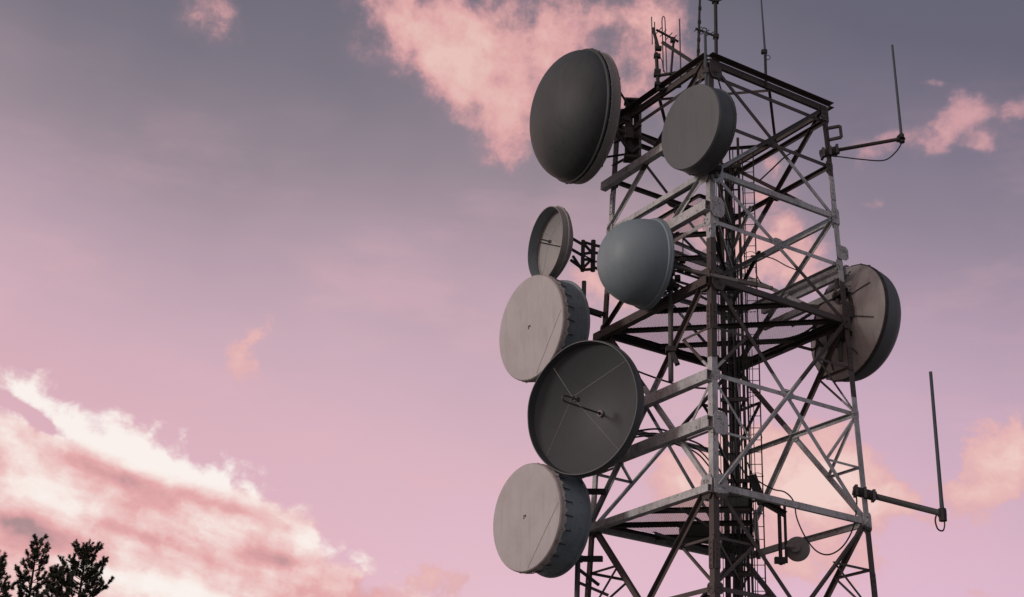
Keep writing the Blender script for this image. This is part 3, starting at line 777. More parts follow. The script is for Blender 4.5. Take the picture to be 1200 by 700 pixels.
# --- open dish with dark rim, left side
c = Vector((0.74, 32.3, 17.2)); Rr = 0.93
mtx = dish_matrix(c, 205.2, -2.7)
d3 = thing('open_dish', 'small open dish with dark rim and pale inside, above the upper fabric drum', 'antenna dish', mat4=mtx, group='microwave dishes on the tower')
LATHE([(0, Rr), (0, Rr - 0.018), (-0.25, Rr - 0.018), (-0.25, Rr + 0.0), (-0.215, Rr + 0.01), (-0.205, Rr + 0.03), (-0.165, Rr + 0.03), (-0.155, Rr + 0.004)], closed=True, mb=rim_bolts(Rr + 0.03, -0.185, 16, 0.014)).build('shroud', M['beige'], d3, True, True)
MB().lathe([(-0.25 - 0.32 * (1 - (r / Rr) ** 2), r * (Rr - 0.026) / Rr) for r in [Rr * i / 14 + 0.002 for i in range(15)] if r <= Rr]).build('reflector', M['refl_pale'], d3, True, True)
MB().lathe(back_profile(Rr, 0.36, 0.16, x0=-0.255)).build('reflector_back', M['beige'], d3, True, True)
fd = MB().tube([(-0.55, 0, 0), (0.12, 0, 0)], 0.017, 8).tube(curve_pts([(0.12, 0, 0), (0.17, 0, 0.03), (0.15, 0, 0.08), (0.02, 0, 0.09), (-0.12, 0, 0.08)], 4), 0.017, 8)
fd.box((-0.14, 0, 0.08), 0.07, 0.06, 0.06)
fd.build('feed', M['galv'], d3, True, True)
for th in (45, 135, 225, 315):
    MB().tube([(-0.12, 0, 0.12), (-0.25, 0.9 * math.cos(R(th)), 0.9 * math.sin(R(th)))], 0.004, 4).build('guy_wire', M['wire'], d3, False, True)
h3 = mtx @ Vector((-0.72, 0, 0))
p3 = at(683, 300, 32.6); p3b = at(695, 300, 32.75)
mb = MB().tube([p3 + UPZ * -0.42, p3 + UPZ * 0.42], 0.05, 8).build('mount_pipe', M['dark'], d3, True)
mb = MB().tube([p3b + UPZ * -0.42, p3b + UPZ * 0.42], 0.06, 8).build('mount_pipe', M['dark'], d3, True)
for a, b in ((p3 + UPZ * .35, p3b + UPZ * .05), (p3 - UPZ * .35, p3b - UPZ * .05), (p3 + UPZ * .05, p3b + UPZ * .1), (p3 + UPZ * .38, p3b + UPZ * .3), (p3 - UPZ * .38, p3b - UPZ * .36), (p3 - UPZ * .1, p3b - UPZ * .1),
             (p3b + UPZ * .1, leg(3, 17.2)), (p3b - UPZ * .3, leg(3, 16.75)), (p3b + UPZ * .3, leg(3, 17.4)),
             (h3 + Vector((0, 0, .3)), p3 + UPZ * .3), (h3, p3), (h3 - Vector((0, 0, .3)), p3 - UPZ * .35), (mtx @ Vector((-.45, .6, -.5)), p3 - UPZ * .4)):
    MB().tube([a, b], 0.038, 6).build('strut', M['dark'], d3)

MB().lathe([(-0.004, Rr - 0.022), (-0.245, Rr - 0.026)]).build('shroud_lining', M['shroud_blue'], d3, True, True)
# --- blue grey domed radome, centre
c = Vector((3.05, 30.2, 15.79)); Rr = 1.03
mtx = dish_matrix(c, 203.8, -3.4)
d4 = thing('radome_dish', 'smooth blue grey dish with a deeply bulging radome beside the front leg', 'antenna dish', mat4=mtx, group='microwave dishes on the tower')
MB().lathe([(0.0, Rr + 0.01), (0.03, Rr + 0.012), (0.05, Rr)] + [(x + 0.06, r) for x, r in dome_profile(Rr - 0.03, 1.10, 2.25)]).build('radome', M['radome_blue'], d4, True, True)
MB().lathe([(0.0, Rr + 0.01), (-0.03, Rr + 0.03), (-0.06, Rr + 0.03), (-0.08, Rr)]).build('rim', M['shroud_blue'], d4, True, True)
MB().lathe(back_profile(Rr - 0.01, 0.22, 0.2, x0=-0.08)).build('reflector_back', M['shroud_dark'], d4, True, True)
pp = at(786, 380, 30.3)
mount(d4, (-0.4, 0, 0), (pp.x, pp.y), at(786, 447, 30.3).z, at(785, 300, 30.3).z, pr=0.06,
      arms=((15.3, along_face(3, 0.72, 15.3)), (13.75, along_face(3, 0.72, 13.4))),
      struts=(((-0.3, 0.7, 0.5), 16.2), ((-0.3, -0.7, 0.5), 16.2), ((-0.3, -0.6, -0.6), 15.2), ((-0.3, 0.6, -0.6), 15.2)))
# stabilising boom that crosses in front of the front leg
b0 = at(786, 312, 29.75); b1 = at(905, 338, 28.75)
MB().tube([b0, b1], 0.045, 10).build('stabiliser_bar', M['galv'], d4, True)
MB().tube([b0.lerp(b1, 0.68), b0.lerp(b1, 0.86)], 0.062, 8).build('bar_clamp', M['dark'], d4, True)
mb = MB()
for dx, dy in ((0, 0), (8, 5), (-3, 10), (10, -5), (17, 8), (4, 16)):
    mb.box(at(790 + dx, 310 + dy, 30.15), 0.13, 0.13, 0.11, Matrix.Rotation(random.uniform(0, 3), 3, 'Z'))
mb.build('pipe_clamp', M['dark'], d4)

# --- drums with fabric covers
def fabric_drum(root, Rr, depth, seam):
    def wob(x, r, th, i):
        if i == 0: return x, r
        wv = 0.016 * math.sin(th * 31 + 2 * math.sin(th * 3)) + 0.010 * math.sin(th * 57 + 1) + 0.008 * math.sin(th * 7)
        if i >= 4: return x + wv * 1.5, r + 0.008 + abs(wv) * 0.7
        return x, r
    MB().lathe([(0.02, 0.002), (0.015, Rr * 0.55), (0.008, Rr * 0.93), (0.0, Rr - 0.004)], 96).build('cover', M['cover'], root, True, True)
    MB().lathe([(0.0, Rr - 0.004), (-0.02, Rr + 0.016), (-0.05, Rr + 0.024), (-0.09, Rr + 0.02), (-0.15, Rr + 0.02), (-0.16, Rr + 0.006)], 180, wob=lambda x, r, th, i: wob(x, r, th, i)).build('cover_hem', M['skirt'], root, True, True)
    cover = root.children[0]
    a = Vector((0.018, Rr * 0.97 * math.cos(R(seam[0])), Rr * 0.97 * math.sin(R(seam[0])))); b = Vector((0.018, Rr * 0.97 * math.cos(R(seam[1])), Rr * 0.97 * math.sin(R(seam[1]))))
    mid = (a + b) / 2; mid.x = 0.021
    MB().tube([a, mid, b], 0.0035, 4).build('seam', M['skirt'], cover, False, True)
    mb = MB()
    for y, z_, sy, sz in ((0, 0.035, 0.08, 0.018), (-0.032, 0, 0.018, 0.085), (0.03, 0.016, 0.018, 0.05)):
        mb.box((0.024, y, z_), 0.012, sy, sz)
    mb.build('vent_slot', M['black'], cover, False, True)
    sh = MB().lathe([(-0.02, Rr - 0.02), (-depth * 0.55, Rr - 0.02), (-depth + 0.04, Rr - 0.015), (-depth + 0.03, Rr + 0.035), (-depth, Rr + 0.04), (-depth - 0.02, Rr)], 96)
    for row in (0.45, 0.72):
        for j in range(26):
            th = 2 * math.pi * (j + row) / 26
            sh.box((-depth * row, (Rr - 0.018) * math.cos(th), (Rr - 0.018) * math.sin(th)), 0.03, 0.03, 0.03, Matrix.Rotation(th, 3, 'X'))
    sh.build('shroud', M['shroud_blue'], root, True, True)
    for j in range(24):
        th = 2 * math.pi * (j + 0.5) / 24; cs_, sn = math.cos(th), math.sin(th); r0 = Rr + 0.015
        MB().tube([(-0.10, r0 * cs_, r0 * sn), (-0.16, (r0 + 0.01) * cs_, (r0 + 0.01) * sn), (-0.36, (r0 - 0.015) * cs_, (r0 - 0.015) * sn)], [0.012, 0.014, 0.009], 5).build('tension_strap', M['black'], root, False, True)
    MB().lathe(back_profile(Rr, 0.3, 0.2, x0=-depth - 0.02)).build('reflector_back', M['shroud_dark'], root, True, True)

c = Vector((0.4585, 32.2, 14.93)); Rr = 1.262
mtx = dish_matrix(c, 214.9, -4.5)
d5 = thing('drum_dish', 'upper pale fabric faced drum dish, its lower edge overlapped by the dark open dish', 'antenna dish', mat4=mtx, group='microwave dishes on the tower')
fabric_drum(d5, Rr, 0.78, (3, 280))
h5 = mtx @ Vector((-1.1, 0, 0))
pt = at(684.5, 330, 32.5)
mount(d5, (-1.05, 0, 0), (pt.x, pt.y), 13.6, pt.z, arms=((15.6, leg(3, 15.6)), (14.0, leg(3, 14.0))), struts=(((-0.9, 0.7, 0.5), 15.4), ((-0.9, -0.7, 0.5), 15.4), ((-0.9, 0.6, -0.6), 14.0), ((-0.9, -0.6, -0.6), 14.0), ((-1.05, 0, 0), 14.6)))

c = Vector((0.51, 31.6, 10.16)); Rr = 1.185
mtx = dish_matrix(c, 217, -2.8)
d7 = thing('drum_dish', 'lower pale fabric faced drum dish, the lowest dish at the bottom left', 'antenna dish', mat4=mtx, group='microwave dishes on the tower')
fabric_drum(d7, Rr, 0.86, (5, 274))
pt = at(677, 662, 32.3)
mount(d7, (-1.05, 0, 0), (pt.x, pt.y), 7.9, 11.3, pr=0.062, arms=((9.45, leg(3, 9.45) + sL * 0.75 + nL * 0.1), (11.0, leg(3, 11.0) + sL * 0.7 + nL * 0.1)),
      struts=(((-0.9, 0.7, 0.5), 10.9), ((-0.9, -0.7, 0.5), 10.9), ((-0.9, 0.6, -0.6), 9.6), ((-0.9, -0.6, -0.6), 9.6), ((-1.05, 0, 0), 10.1)))
for a, b in ((Vector((pt.x, pt.y, 9.2)), leg(3, 8.9) + sL * 0.5), (Vector((pt.x, pt.y, 8.9)), leg(3, 8.6) + sL * 0.9), (Vector((pt.x, pt.y, 8.2)), leg(3, 8.1))):
    MB().angle(a, b, UPZ, 0.06, 0.01).build('mount_arm', M['dark'], d7)

# --- dark open dish facing the viewer
c = Vector((1.608, 30.4, 12.357)); Rr = 1.50
mtx = dish_matrix(c, 229.6, -4.5)
d6 = thing('open_dish', 'large dark grey open dish with hooked feed and crossed wires between the two pale drums', 'antenna dish', mat4=mtx, group='microwave dishes on the tower')
MB().lathe([(0, Rr), (0, Rr - 0.02), (-0.18, Rr - 0.04), (-0.26, Rr - 0.05), (-0.26, Rr + 0.0), (-0.20, Rr + 0.01), (-0.19, Rr + 0.03), (-0.14, Rr + 0.03), (-0.12, Rr + 0.008)], 96, closed=True,
           wob=lambda x, r, th, i: (x + (0.02 * math.sin(th * 5) if i < 2 and math.sin(th) > 0 else 0), r)).build('shroud', M['shroud_dark'], d6, True, True)
MB().lathe([(-0.19 - 0.57 * (1 - (i / 18) ** 2), max((Rr - 0.045) * i / 18, 0.002)) for i in range(19)], 96).build('reflector', M['refl_dark'], d6, True, True)
MB().lathe(back_profile(Rr - 0.01, 0.6, 0.2, x0=-0.26)).build('reflector_back', M['shroud_dark'], d6, True, True)
fd = MB().tube([(-0.76, 0, 0), (-0.6, 0, 0.0), (0.50, 0, 0.0)], 0.022, 10).tube(curve_pts([(0.50, 0, 0), (0.62, 0, 0.02), (0.66, 0, 0.07), (0.62, 0, 0.12), (0.45, 0, 0.14), (0.16, 0, 0.14)], 5), 0.022, 10)
fd.box((0.14, 0, 0.14), 0.12, 0.09, 0.09).box((0.30, 0, 0.14), 0.07, 0.08, 0.08)
fd.build('feed', M['galv'], d6, True, True)
MB().lathe([(-0.755, 0.075), (-0.70, 0.075), (-0.69, 0.04), (-0.74, 0.04)], 24, closed=True).build('feed_collar', M['beige'], d6, True, True)
for th in (38, 128, 218, 308):
    q = Vector((-0.19, (Rr - 0.06) * math.cos(R(th)), (Rr - 0.06) * math.sin(R(th))))
    MB().tube([(0.30, 0, 0.16), q], 0.0038, 4).build('guy_wire', M['wire'], d6, False, True)
h6 = mtx @ Vector((-0.85, 0, 0))
mount(d6, (-0.9, 0, 0), (h6.x + 0.25, h6.y + 0.3), 11.5, 13.9, arms=((12.0, leg(3, 12.0) + sL * 0.5), (13.6, leg(3, 13.6) + sL * 0.5), (11.72, leg(3, 11.72) + sL * 0.8)),
      struts=(((-0.6, 0.9, 0.6), 13.6), ((-0.6, -0.9, 0.6), 13.6), ((-0.6, 0.9, -0.7), 11.7), ((-0.6, -0.9, -0.7), 11.7)))

# --- dish on the right leg seen from behind
c = Vector((8.10, 32.4, 15.49)); Rr = 1.43
mtx = dish_matrix(c, 24.5, -3.2)
d8 = thing('radome_dish', 'large dish seen from behind on the right leg, beige back and dark radome rim', 'antenna dish', mat4=mtx, group='microwave dishes on the tower')
MB().lathe([(0.0, Rr - 0.01), (0.05, Rr), (0.24, Rr - 0.03), (0.25, Rr - 0.045)] + [(x + 0.25, r) for x, r in dome_profile(Rr - 0.045, 0.66, 2.0)]).build('radome', M['radome_grey'], d8, True, True)
LATHE([(0.0, Rr - 0.03), (0.02, Rr + 0.02), (-0.06, Rr + 0.02), (-0.07, Rr)], closed=True, mb=rim_bolts(Rr + 0.02, -0.03, 26, 0.018)).build('rim', M['dark'], d8, True, True)
MB().lathe(back_profile(Rr, 0.52, 0.25, x0=-0.06)).build('reflector_back', M['beige_back'], d8, True, True)
for j in range(8):
    th = 2 * math.pi * (j + 0.35) / 8; pts = []
    for i in range(5):
        r = 0.35 + (Rr * 0.86 - 0.35) * i / 4; x = -0.06 - 0.52 * (1 - (r / Rr) ** 2) - 0.02
        pts.append((x, r * math.cos(th), r * math.sin(th)))
    MB().tube(pts, 0.016, 5).build('back_rib', M['galv'], d8, False, True)
MB().lathe([(-0.54, 0.42), (-0.66, 0.36), (-0.75, 0.30), (-0.75, 0.02)], 28).build('hub', M['beige_back'], d8, True, True)
MB().lathe([(-0.44, 0.75), (-0.51, 0.75), (-0.51, 0.70), (-0.44, 0.70)], 40, closed=True).build('mount_ring', M['dark'], d8, True, True)
px_ = leg(1, 15.3) + Vector((-0.12, 0.42, 0))
mount(d8, (-0.7, 0, 0), (px_.x, px_.y), 14.3, 16.4, arms=((15.95, leg(1, 15.95)), (14.85, leg(1, 14.85))),
      struts=(((-0.45, 0.7, 0.0), 15.9), ((-0.45, -0.7, 0.0), 15.9), ((-0.45, 0, -0.72), 14.6), ((-0.45, 0, 0.72), 16.2), ((-0.4, 0.9, -0.5), 15.1)))
# side struts running back to the tower's inside
for loc, tgt in (((-0.35, 0.95, 0.5), along_face(1, 0.45, 15.6)), ((-0.35, 0.95, -0.5), along_face(1, 0.45, 15.1)), ((-0.5, 0.2, 0.3), along_face(1, 0.3, 15.9))):
    MB().angle(mtx @ Vector(loc), tgt, UPZ, 0.08, 0.01).build('strut', M['tower'], d8)

# --- little dish on the back girt
c = at(934.5, 643.5, 33.15); Rr = 0.285
mtx = dish_matrix(c, 64.7, 0)
d9 = thing('small_dish', 'tiny grey dish seen from behind with its radio box, low behind the right face', 'antenna dish', mat4=mtx)
MB().lathe([(0.05, 0.002), (0.05, Rr), (-0.03, Rr), (-0.05, Rr - 0.02), (-0.09, 0.12)], 40).build('shroud', M['beige'], d9, True, True)
MB().lathe([(-0.08, 0.125), (-0.2, 0.12), (-0.21, 0.1), (-0.21, 0.002)], 24).build('radio_unit', M['beige'], d9, True, True)
pz = at(921, 640, 33.0)
MB().tube([Vector((pz.x, pz.y, at(921, 592, 33).z)), Vector((pz.x, pz.y, at(921, 660, 33).z))], 0.035, 8).build('mount_pipe', M['dark'], d9, True)
MB().tube([Vector((pz.x - 0.13, pz.y, at(914, 588, 33).z)), Vector((pz.x - 0.13, pz.y, at(914, 662, 33).z))], 0.045, 8).build('mount_pipe', M['dark'], d9, True)
MB().tube([mtx @ Vector((-0.2, 0, 0)), pz], 0.04, 8).build('mount_arm', M['beige'], d9, True)
MB().box(at(914, 657, 33), 0.24, 0.14, 0.14).build('pipe_clamp', M['dark'], d9)
MB().angle(at(880, 655, 33.1), at(936, 638, 33.05), UPZ, 0.14, 0.01).build('mount_arm', M['beige'], d9)

# ------------------------------------------------------------------ panel antenna and brackets on the back right face
a, b = at(881, 557, 32.9), at(893, 591, 32.9)
pa = thing('panel_antenna', 'thin black panel antenna tilted on a bracket behind the right face, above the tiny dish', 'panel antenna', b)
dd = (b - a).normalized(); s = dd.cross(Vector((0, -1, 0))).normalized()
MB().prism([(-0.1, -0.04), (0.1, -0.04), (0.1, 0.04), (-0.1, 0.04)], a, b, s, Vector((0, -1, 0))).build('panel', M['black'], pa)
MB().angle(at(892, 588, 32.95), at(920, 604, 32.95), Vector((0, -1, 0)), 0.13, 0.012).build('bracket', M['black'], pa)
MB().angle(at(893, 591, 33.0), at(913, 590, 33.0), Vector((0, -1, 0)), 0.1, 0.012).build('bracket', M['dark'], pa)
MB().tube([at(885, 598, 33.0), at(889, 655, 33.0)], 0.05, 8).build('support_pipe', M['tower'], pa, True)

# ------------------------------------------------------------------ boxes on the lower platform
def cabinet(x0, y0, x1, y1, Y, label):
    a, b = at(x0, y1, Y), at(x1, y0, Y)
    w = abs(b.x - a.x); h = abs(b.z - a.z); cen = (a + b) / 2
    t = thing('equipment_cabinet', label, 'equipment box', Vector((cen.x, cen.y, a.z)))
    MB().box(cen, w, 0.4, h).build('housing', M['black'], t)
    MB().box(cen + Vector((0, -0.212, 0)), w * 0.82, 0.02, h * 0.8).build('door', M['dark'], t)
    for dz in (-h / 2 - 0.012, h / 2 + 0.014):
        MB().box(cen + UPZ * dz, w * 1.08, 0.46, 0.024).build('cap', M['dark'], t)
    return t
cabinet(846, 586, 880, 597, 33.9, 'wide dark equipment box at the lower platform beside the cable ladder, upper of two')
cabinet(797, 617, 831, 632, 32.2, 'low dark equipment box left of the front leg under the lower platform')
cabinet(846, 632, 880, 639, 33.9, 'wide dark equipment box at the lower platform beside the cable ladder, lower of two')

# ------------------------------------------------------------------ whip antennas on booms, right side
def side_whip(name, label, blk0, blk1, tip, whip_top, whip_bot, r_boom, r_whip, cable, Yb, Yt, mt_boom):
    t = thing(name, label, 'whip antenna', at(*blk0, Yb))
    MB().tube([at(*blk0, Yb), at(*blk1, Yb)], 0.115, 8).build('bracket', M['black'], t, True)
    for i in range(3):
        q = at(*blk0, Yb).lerp(at(*blk1, Yb), 0.1 + 0.4 * i)
        MB().box(q, 0.06, 0.24, 0.24).build('clamp', M['galv'], t)
    MB().tube([at(*blk1, Yb), at(*tip, Yt)], r_boom, 10).build('boom', mt_boom, t, True)
    tp = at(*tip, Yt)
    wb, wtp = at(*whip_bot, Yt), at(*whip_top, Yt)
    MB().tube([wb, wb.lerp(wtp, 0.15), wtp], [r_whip * 1.25, r_whip, r_whip * 0.85], 8).build('whip', M['fibreglass'], t, True)
    mb = MB().tube([wb.lerp(wtp, -0.01), wb.lerp(wtp, 0.07)], r_whip * 2.0, 8)
    mb.box(tp, 0.16, 0.14, 0.12); mb.box(wb.lerp(wtp, 0.02), 0.14, 0.14, 0.05)
    mb.build('whip_base', M['black'], t)
    MB().tube(curve_pts([at(x, y, Yt + (Yb - Yt) * f_) for x, y, f_ in cable], 6), 0.018, 6).build('cable', M['cable'], t, True)
    return t
side_whip('whip_antenna', 'thin whip antenna on an upper right boom with a drooping cable below it', (962, 181), (982, 176), (1055, 163), (1045.5, 53), (1057, 166), 0.045, 0.035,
          [(1057, 167, 0), (1050, 178, 0.1), (1036, 188, 0.25), (1010, 187, 0.55), (985, 184, 0.8), (973, 183, 1)], 31.5, 31.0, M['dark'])
side_whip('whip_antenna', 'tall whip antenna on a downward sloping boom at the lower right', (1000, 575), (1026, 582), (1104, 602), (1090.5, 436), (1105, 609), 0.07, 0.045,
          [(1098, 602, 0), (1096, 610, 0), (1099, 620, 0), (1105, 622, 0), (1107, 615, 0), (1106, 608, 0)], 31.4, 30.9, M['shroud_dark'])
lb = thing('square_loop_bracket', 'small square steel loop sticking out of the right leg near the top', 'bracket', at(968, 157, 31.5))
cn = [at(968, 151, 31.5), at(984.5, 148, 31.4), at(986, 161, 31.4), at(970, 164.5, 31.5)]
for i in range(3):
    MB().tube([cn[i], cn[i + 1]], 0.045, 4).build('bar', M['galv'], lb)
MB().tube([at(966, 144, 31.45), at(970, 175, 31.45)], 0.055, 8).build('upright', M['dark'], lb, True)

# ------------------------------------------------------------------ antennas on the top ring
Yr = 30.45
w3 = thing('whip_antenna', 'slim whip antenna on the top right girt with small round wire loop', 'whip antenna', at(897.5, 100, Yr))
MB().tube([at(896.5, 62, Yr), at(891.8, -3, Yr)], [0.03, 0.018], 8).build('whip', M['fibreglass'], w3, True)
MB().tube([at(897.8, 104, Yr), at(896.5, 58, Yr)], 0.035, 8).build('mast', M['black'], w3, True)
lp = at(899.5, 67.5, Yr - 0.03)
MB().tube([lp + Vector((0.065 * math.cos(a_), 0, 0.065 * math.sin(a_))) for a_ in [2 * math.pi * i / 16 for i in range(17)]], 0.009, 6).build('cable_loop', M['cable'], w3, True)
MB().box(at(895.5, 61, Yr), 0.14, 0.1, 0.09).build('clamp', M['black'], w3)

Ym = 29.7
mast = thing('mast_pole', 'thick dark mast rising from the front top corner of the tower', 'mast', at(839, 74, Ym))
MB().tube([at(839.5, 76, Ym), at(838, -25, Ym)], 0.045, 10).build('pole', M['black'], mast, True)
MB().tube([at(824, -3, Ym), at(838, 2, Ym), at(846, -1, Ym)], 0.03, 6).build('crossbar', M['black'], mast)
MB().box(at(838.5, 1.5, Ym), 0.16, 0.14, 0.09).build('clamp', M['black'], mast)
MB().box(at(839, 43, Ym), 0.13, 0.12, 0.1).build('clamp', M['black'], mast)
m2 = thing('mast_pole', 'thinner dark mast just left of the thick one at the front top corner', 'mast', at(818, 80, Ym + 0.5))
MB().tube([at(817.5, 82, Ym + 0.5), at(821, -25, Ym + 0.5)], [0.035, 0.026], 8).build('pole', M['black'], m2, True)
mb = MB()
for y_ in (10, 26, 37, 47, 60):
    mb.box(at(820.3 - (y_ - 5) * 0.035, y_, Ym + 0.5), 0.075, 0.07, 0.08)
mb.build('cable_ties', M['black'], m2)

# small yagi between the two masts
yg = thing('yagi_antenna', 'short yagi antenna on a boom between the two masts at the top corner', 'yagi antenna', at(838, 43, Ym))
MB().tube([at(815, 33.5, Ym), at(839, 43, Ym)], 0.028, 8).build('boom', M['black'], yg, True)
for (x, y_, L) in ((818, 34.5, 4.5), (826, 38, 5), (832, 40, 5)):
    MB().tube([at(x - L, y_ + L * .5, Ym - 0.1), at(x + L, y_ - L * .55, Ym + 0.1)], 0.012, 5).build('element', M['black'], yg)
MB().tube([at(822, 36, Ym), at(824.5, 32.5, Ym), at(828, 34, Ym), at(828, 37, Ym)], 0.014, 6).build('dipole', M['black'], yg, True)
w4 = thing('pipe_mast', 'blue grey vertical pipe standing just behind the flat grey drum, below the short yagi', 'pipe', at(827.5, 100, 29.2))
MB().tube([at(827.5, 100, 29.2), at(826.3, 38, 29.2)], 0.035, 8).build('pole', M['fibreglass'], w4, True)
MB().box(at(827.3, 83, 29.2), 0.10, 0.09, 0.14).build('clamp', M['galv'], w4)

# frame with stacked dipoles left of the top ring
Yf = 30.9
fr = thing('antenna_frame', 'dark stand-off frame with stacked clamps at the far left of the top ring', 'antenna bracket', at(771, 105, Yf))
MB().tube([at(771.5, 106, Yf), at(769, 62, Yf)], 0.045, 8).build('upright', M['black'], fr, True)
MB().tube([at(771, 89, Yf), at(818, 81, Yf - 0.2)], 0.042, 6).build('arm', M['black'], fr)
MB().tube([at(770, 106, Yf), at(798, 101, Yf)], 0.04, 6).build('arm', M['black'], fr)
MB().tube([at(765, 33, Yf), at(772, 58, Yf)], 0.04, 6).build('arm', M['black'], fr)
mb = MB()
for x, y_ in ((770, 66), (770.5, 84), (770.8, 99), (771.5, 57), (770, 88)):
    mb.box(at(x, y_, Yf), 0.16, 0.12, 0.09)
mb.build('clamp', M['black'], fr)
MB().tube(curve_pts([at(772, 64, Yf), at(776, 72, Yf), at(777, 80, Yf), at(780, 87, Yf)], 5), 0.012, 5).build('cable', M['cable'], fr, True)
for x0, y0, x1, y1, lab in ((763.5, 20, 764.5, 52, 'short thin rod antenna, leftmost rod on the top stand-off frame'), (767, 26, 768, 62, 'short thin rod antenna, second from the left on the top stand-off frame')):
    single(MB().tube([at(x1, y1, Yf), at(x0, y0, Yf)], 0.014, 6), 'rod_antenna', M['fibreglass'], at(x1, y1, Yf), lab, 'rod antenna', 'rod antennas on the top frame', True)
single(MB().tube([at(798, 98, Yf), at(796.3, 22.5, Yf)], 0.017, 6), 'rod_antenna', M['fibreglass'], at(798, 98, Yf), 'long thin rod antenna standing between the folded dipole and the thin mast', 'rod antenna', 'rod antennas on the top frame', True)
fdp = MB().tube([at(777.5, 84, Yf), at(775.7, 24, Yf), at(776.2, 20.5, Yf), at(777.5, 19.2, Yf), at(778.8, 20.5, Yf), at(779.3, 24, Yf), at(781.3, 86, Yf)], 0.015, 6)
single(fdp, 'folded_dipole', M['fibreglass'], at(781.3, 86, Yf), 'narrow hairpin shaped folded dipole antenna on the top left frame', 'antenna', None, True)
yg2 = thing('yagi_antenna', 'yagi antenna on a slanted post at the far left of the top ring', 'yagi antenna', at(785, 107, Yf))
MB().tube([at(784.5, 108, Yf), at(789.5, 47, Yf)], 0.03, 8).build('post', M['black'], yg2, True)
MB().tube([at(769, 35, Yf - 0.1), at(795, 49, Yf + 0.1)], 0.03, 8).build('boom', M['black'], yg2, True)
for x, y_ in ((772, 36.5), (777, 39.5), (784, 43), (789, 46)):
    MB().tube([at(x - 3.5, y_ + 3.5, Yf - 0.12), at(x + 3.8, y_ - 4.5, Yf + 0.12)], 0.012, 5).build('element', M['black'], yg2)
MB().box(at(788.5, 47, Yf), 0.12, 0.1, 0.12).build('clamp', M['black'], yg2)
single(MB().tube([at(776.5, 50, Yf), at(818, 77, Ym + 0.5)], 0.045, 8), 'stay_bar', M['black'], at(818, 77, Ym + 0.5), 'straight dark bar slanting down from the top left frame to the thin mast', 'stay bar', None, True)

# ------------------------------------------------------------------ loose cables
def cable(pts, r, label, group=None):
    q = curve_pts(pts, 8)
    single(MB().tube(q, r, 6), 'loose_cable', M['cable'], q[-1], label, 'cable', group, True)
cable([at(876, 542, 32.8), at(884, 560, 32.8), at(905, 573, 32.6), at(920, 577, 32.4), at(930, 588, 32.2), at(934, 608, 32.1), at(944, 630, 32), at(957, 646, 31.9), at(972, 650, 31.8), at(988, 640, 31.7), at(1000, 618, 31.6), at(1004, 590, 31.5), at(1002, 576, 31.5)], 0.017, 'long black cable hanging in a deep loop across the lower right opening')
cable([at(890, 212, 32.6), at(905, 198, 32.3), at(920, 184, 32), at(934, 176, 31.8)], 0.02, 'black cable curving up across the upper right opening')
cable([at(880, 300, 32.6), at(888, 300, 32.5), at(905, 303, 32.2), at(922, 312, 32), at(935, 317, 31.9)], 0.014, 'thin black cable sagging through the second opening toward the right leg')
cable([at(887, 300, 32.6), at(886, 320, 32.6), at(893, 334, 32.5)], 0.014, 'short black cable hanging down beside the cable ladder at mid height')
for i, (px0, py0, pt_, r_) in enumerate([(772, 500, 32.2, .022), (768, 505, 32.2, .018), (765, 508, 32.2, .02)]):
    cable([at(px0 - 30, py0 + 6, 32.0), at(px0, py0 + 3, 32.1), at(px0 + 25, py0 + 12, 32.3), at(px0 + 55, py0 + 26, 32.6), at(848, 560 + i * 6, 33.0)], r_, 'black feeder cable running from the dark open dish to the tower core', 'feeder cables from the dark open dish')
for (p, z0, lab) in ((h3, 17.0, 'small open dish'), (h5, 14.5, 'upper fabric drum'), (h2, 18.2, 'plain grey drum')):
    e = core + UPZ * (z0 - 0.6) - bk * 0.1
    cable([p, p.lerp(e, 0.33) - UPZ * 0.3, p.lerp(e, 0.7) - UPZ * 0.35, e], 0.022, 'black feeder cable from the %s into the tower core' % lab)
q8 = Vector((7.4, 32.0, 15.4)); e = core + UPZ * 15.2 + dirv * 0.3
cable([q8, q8.lerp(e, .3) - UPZ * .25, q8.lerp(e, .7) - UPZ * .2, e], 0.025, 'black feeder cable from the dish on the right leg into the tower core')
cable([at(838, 80, 29.8), at(850, 130, 31), at(856, 200, 32.4), core + UPZ * 17.0 - bk * .1], 0.02, 'black cable dropping inside the tower from the mast at the top corner')

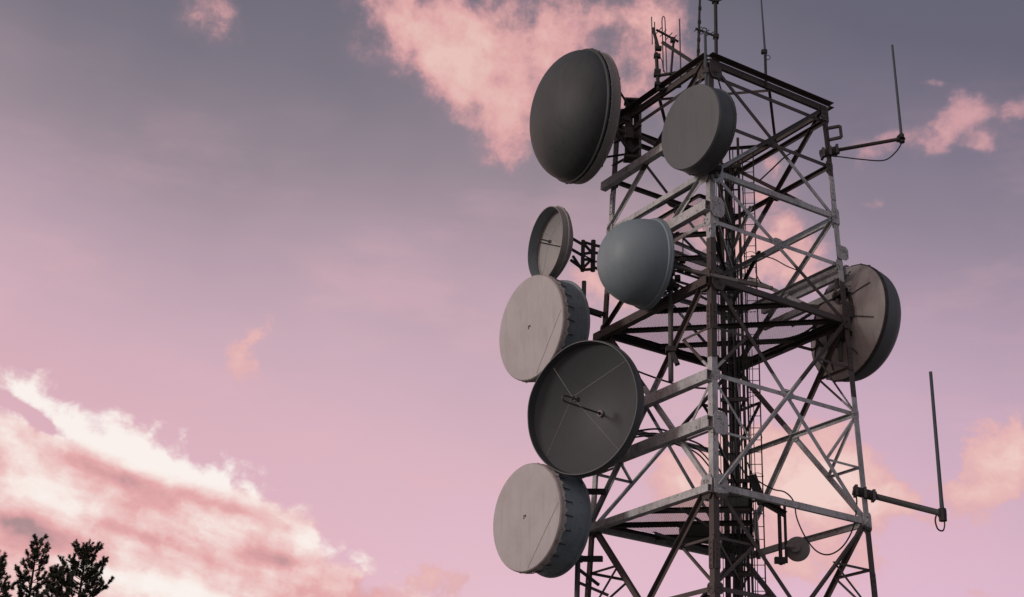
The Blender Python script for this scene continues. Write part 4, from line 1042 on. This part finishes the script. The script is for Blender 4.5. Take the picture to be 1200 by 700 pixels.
# ------------------------------------------------------------------ pine trees
def pine(tip, height, spread, label, dense=1.0, seed=1):
    rnd = random.Random(seed)
    base = Vector((tip.x + 0.1, tip.y, 0))
    H = tip.z
    t = thing('pine_tree', label, 'tree', base)
    bend = rnd.uniform(-0.12, 0.12)
    def trunk(z_):
        f_ = z_ / H
        return base + Vector(((tip.x - base.x) * f_ + bend * math.sin(f_ * 5), 0.1 * math.sin(f_ * 4), z_))
    tb = MB(); n = 24
    tb.tube([trunk(H * i / n) for i in range(n + 1)], [0.24 * (1 - i / n) ** 0.8 + 0.012 for i in range(n + 1)], 8)
    ndl = MB()
    def tuft(p, d, L):
        """a bottle-brush shoot of needles round a twig from p along d"""
        d = d.normalized(); a = d.orthogonal().normalized(); b = d.cross(a)
        k = int(46 * dense)
        for i in range(k):
            f_ = rnd.random(); th = rnd.uniform(0, 6.283)
            o_ = a * math.cos(th) + b * math.sin(th)
            s0 = p + d * (L * f_)
            tipv = s0 + (o_ * 0.9 + d * rnd.uniform(0.1, 1.0)).normalized() * rnd.uniform(0.08, 0.15)
            w_ = d.cross(o_) * 0.017
            ndl.add([s0 - w_, s0 + w_, tipv], [(0, 1, 2)])
    z_ = H * 0.42
    while z_ < H - 0.12:
        fr_ = (H - z_)
        L = min(0.22 + fr_ * spread, spread * 4.2) * rnd.uniform(0.8, 1.1)
        nb = rnd.choice((4, 5, 5, 6)) if fr_ > 0.6 else 3
        a0 = rnd.uniform(0, 6.28)
        for j in range(nb):
            a_ = a0 + 2 * math.pi * j / nb + rnd.uniform(-.3, .3)
            Lb = L * rnd.uniform(0.45, 1.2)
            o_ = Vector((math.cos(a_), math.sin(a_), 0))
            p0 = trunk(z_ + rnd.uniform(-.08, .08))
            rise = rnd.uniform(0.15, 0.45) if fr_ > 2.5 else rnd.uniform(0.35, 0.8)
            pts = [p0, p0 + o_ * Lb * 0.45 + UPZ * Lb * rise * 0.3, p0 + o_ * Lb * 0.8 + UPZ * Lb * rise * 0.75, p0 + o_ * Lb + UPZ * (Lb * rise + 0.16)]
            tb.tube(pts, [0.035 * min(1, Lb), 0.022 * min(1, Lb + .3), 0.012, 0.006], 5)
            ns_b = max(5, int(Lb * 14))
            for q_ in range(ns_b):
                f_ = 0.30 + 0.70 * (q_ + rnd.random() * .6) / ns_b
                f_ = min(f_, 1.0)
                i_ = min(int(f_ * 3), 2); bp = pts[i_].lerp(pts[i_ + 1], f_ * 3 - i_)
                side_ = Vector((-o_.y, o_.x, 0)) * rnd.uniform(-1, 1)
                dv = (o_ * 0.3 + side_ * 0.9 + UPZ * rnd.uniform(0.1, 1.2)).normalized()
                Lt = rnd.uniform(0.10, 0.22)
                e_ = bp + dv * Lt
                tb.tube([bp, e_], [0.008, 0.004], 4, cap=False)
                tuft(bp + dv * Lt * 0.25, dv, Lt * 0.9)
            tuft(pts[3] - UPZ * 0.05, (UPZ + o_ * 0.3), 0.2)
        z_ += rnd.uniform(0.30, 0.46) * (1.0 if fr_ > 1 else 0.8)
    tuft(trunk(H) - UPZ * 0.32, UPZ, 0.36); tuft(trunk(H) - UPZ * 0.30, UPZ, 0.30)
    for j in range(5):
        a_ = j * 1.257; tuft(trunk(H - 0.3 - 0.05 * j), Vector((math.cos(a_) * 0.8, math.sin(a_) * 0.8, 1)), 0.24)
    tb.build('trunk', M['bark'], t, True)
    ndl.build('crown', M['needles'], t)
    return t
pine(at(43, 637, 60), 15, 0.36, 'dark pine tree with an open spiky top, tall one second from the left edge', 1.35, 3)
pine(at(100, 637, 60), 15, 0.46, 'dark pine tree, rightmost of the pines at the bottom left', 1.35, 14)
pine(at(-6, 652, 58), 15, 0.36, 'dark pine tree cut off by the left edge of the photo', 1.35, 21)
pine(at(72, 668, 57), 14, 0.30, 'low dense dark pine tree in front between the two tall pines', 2.0, 33)
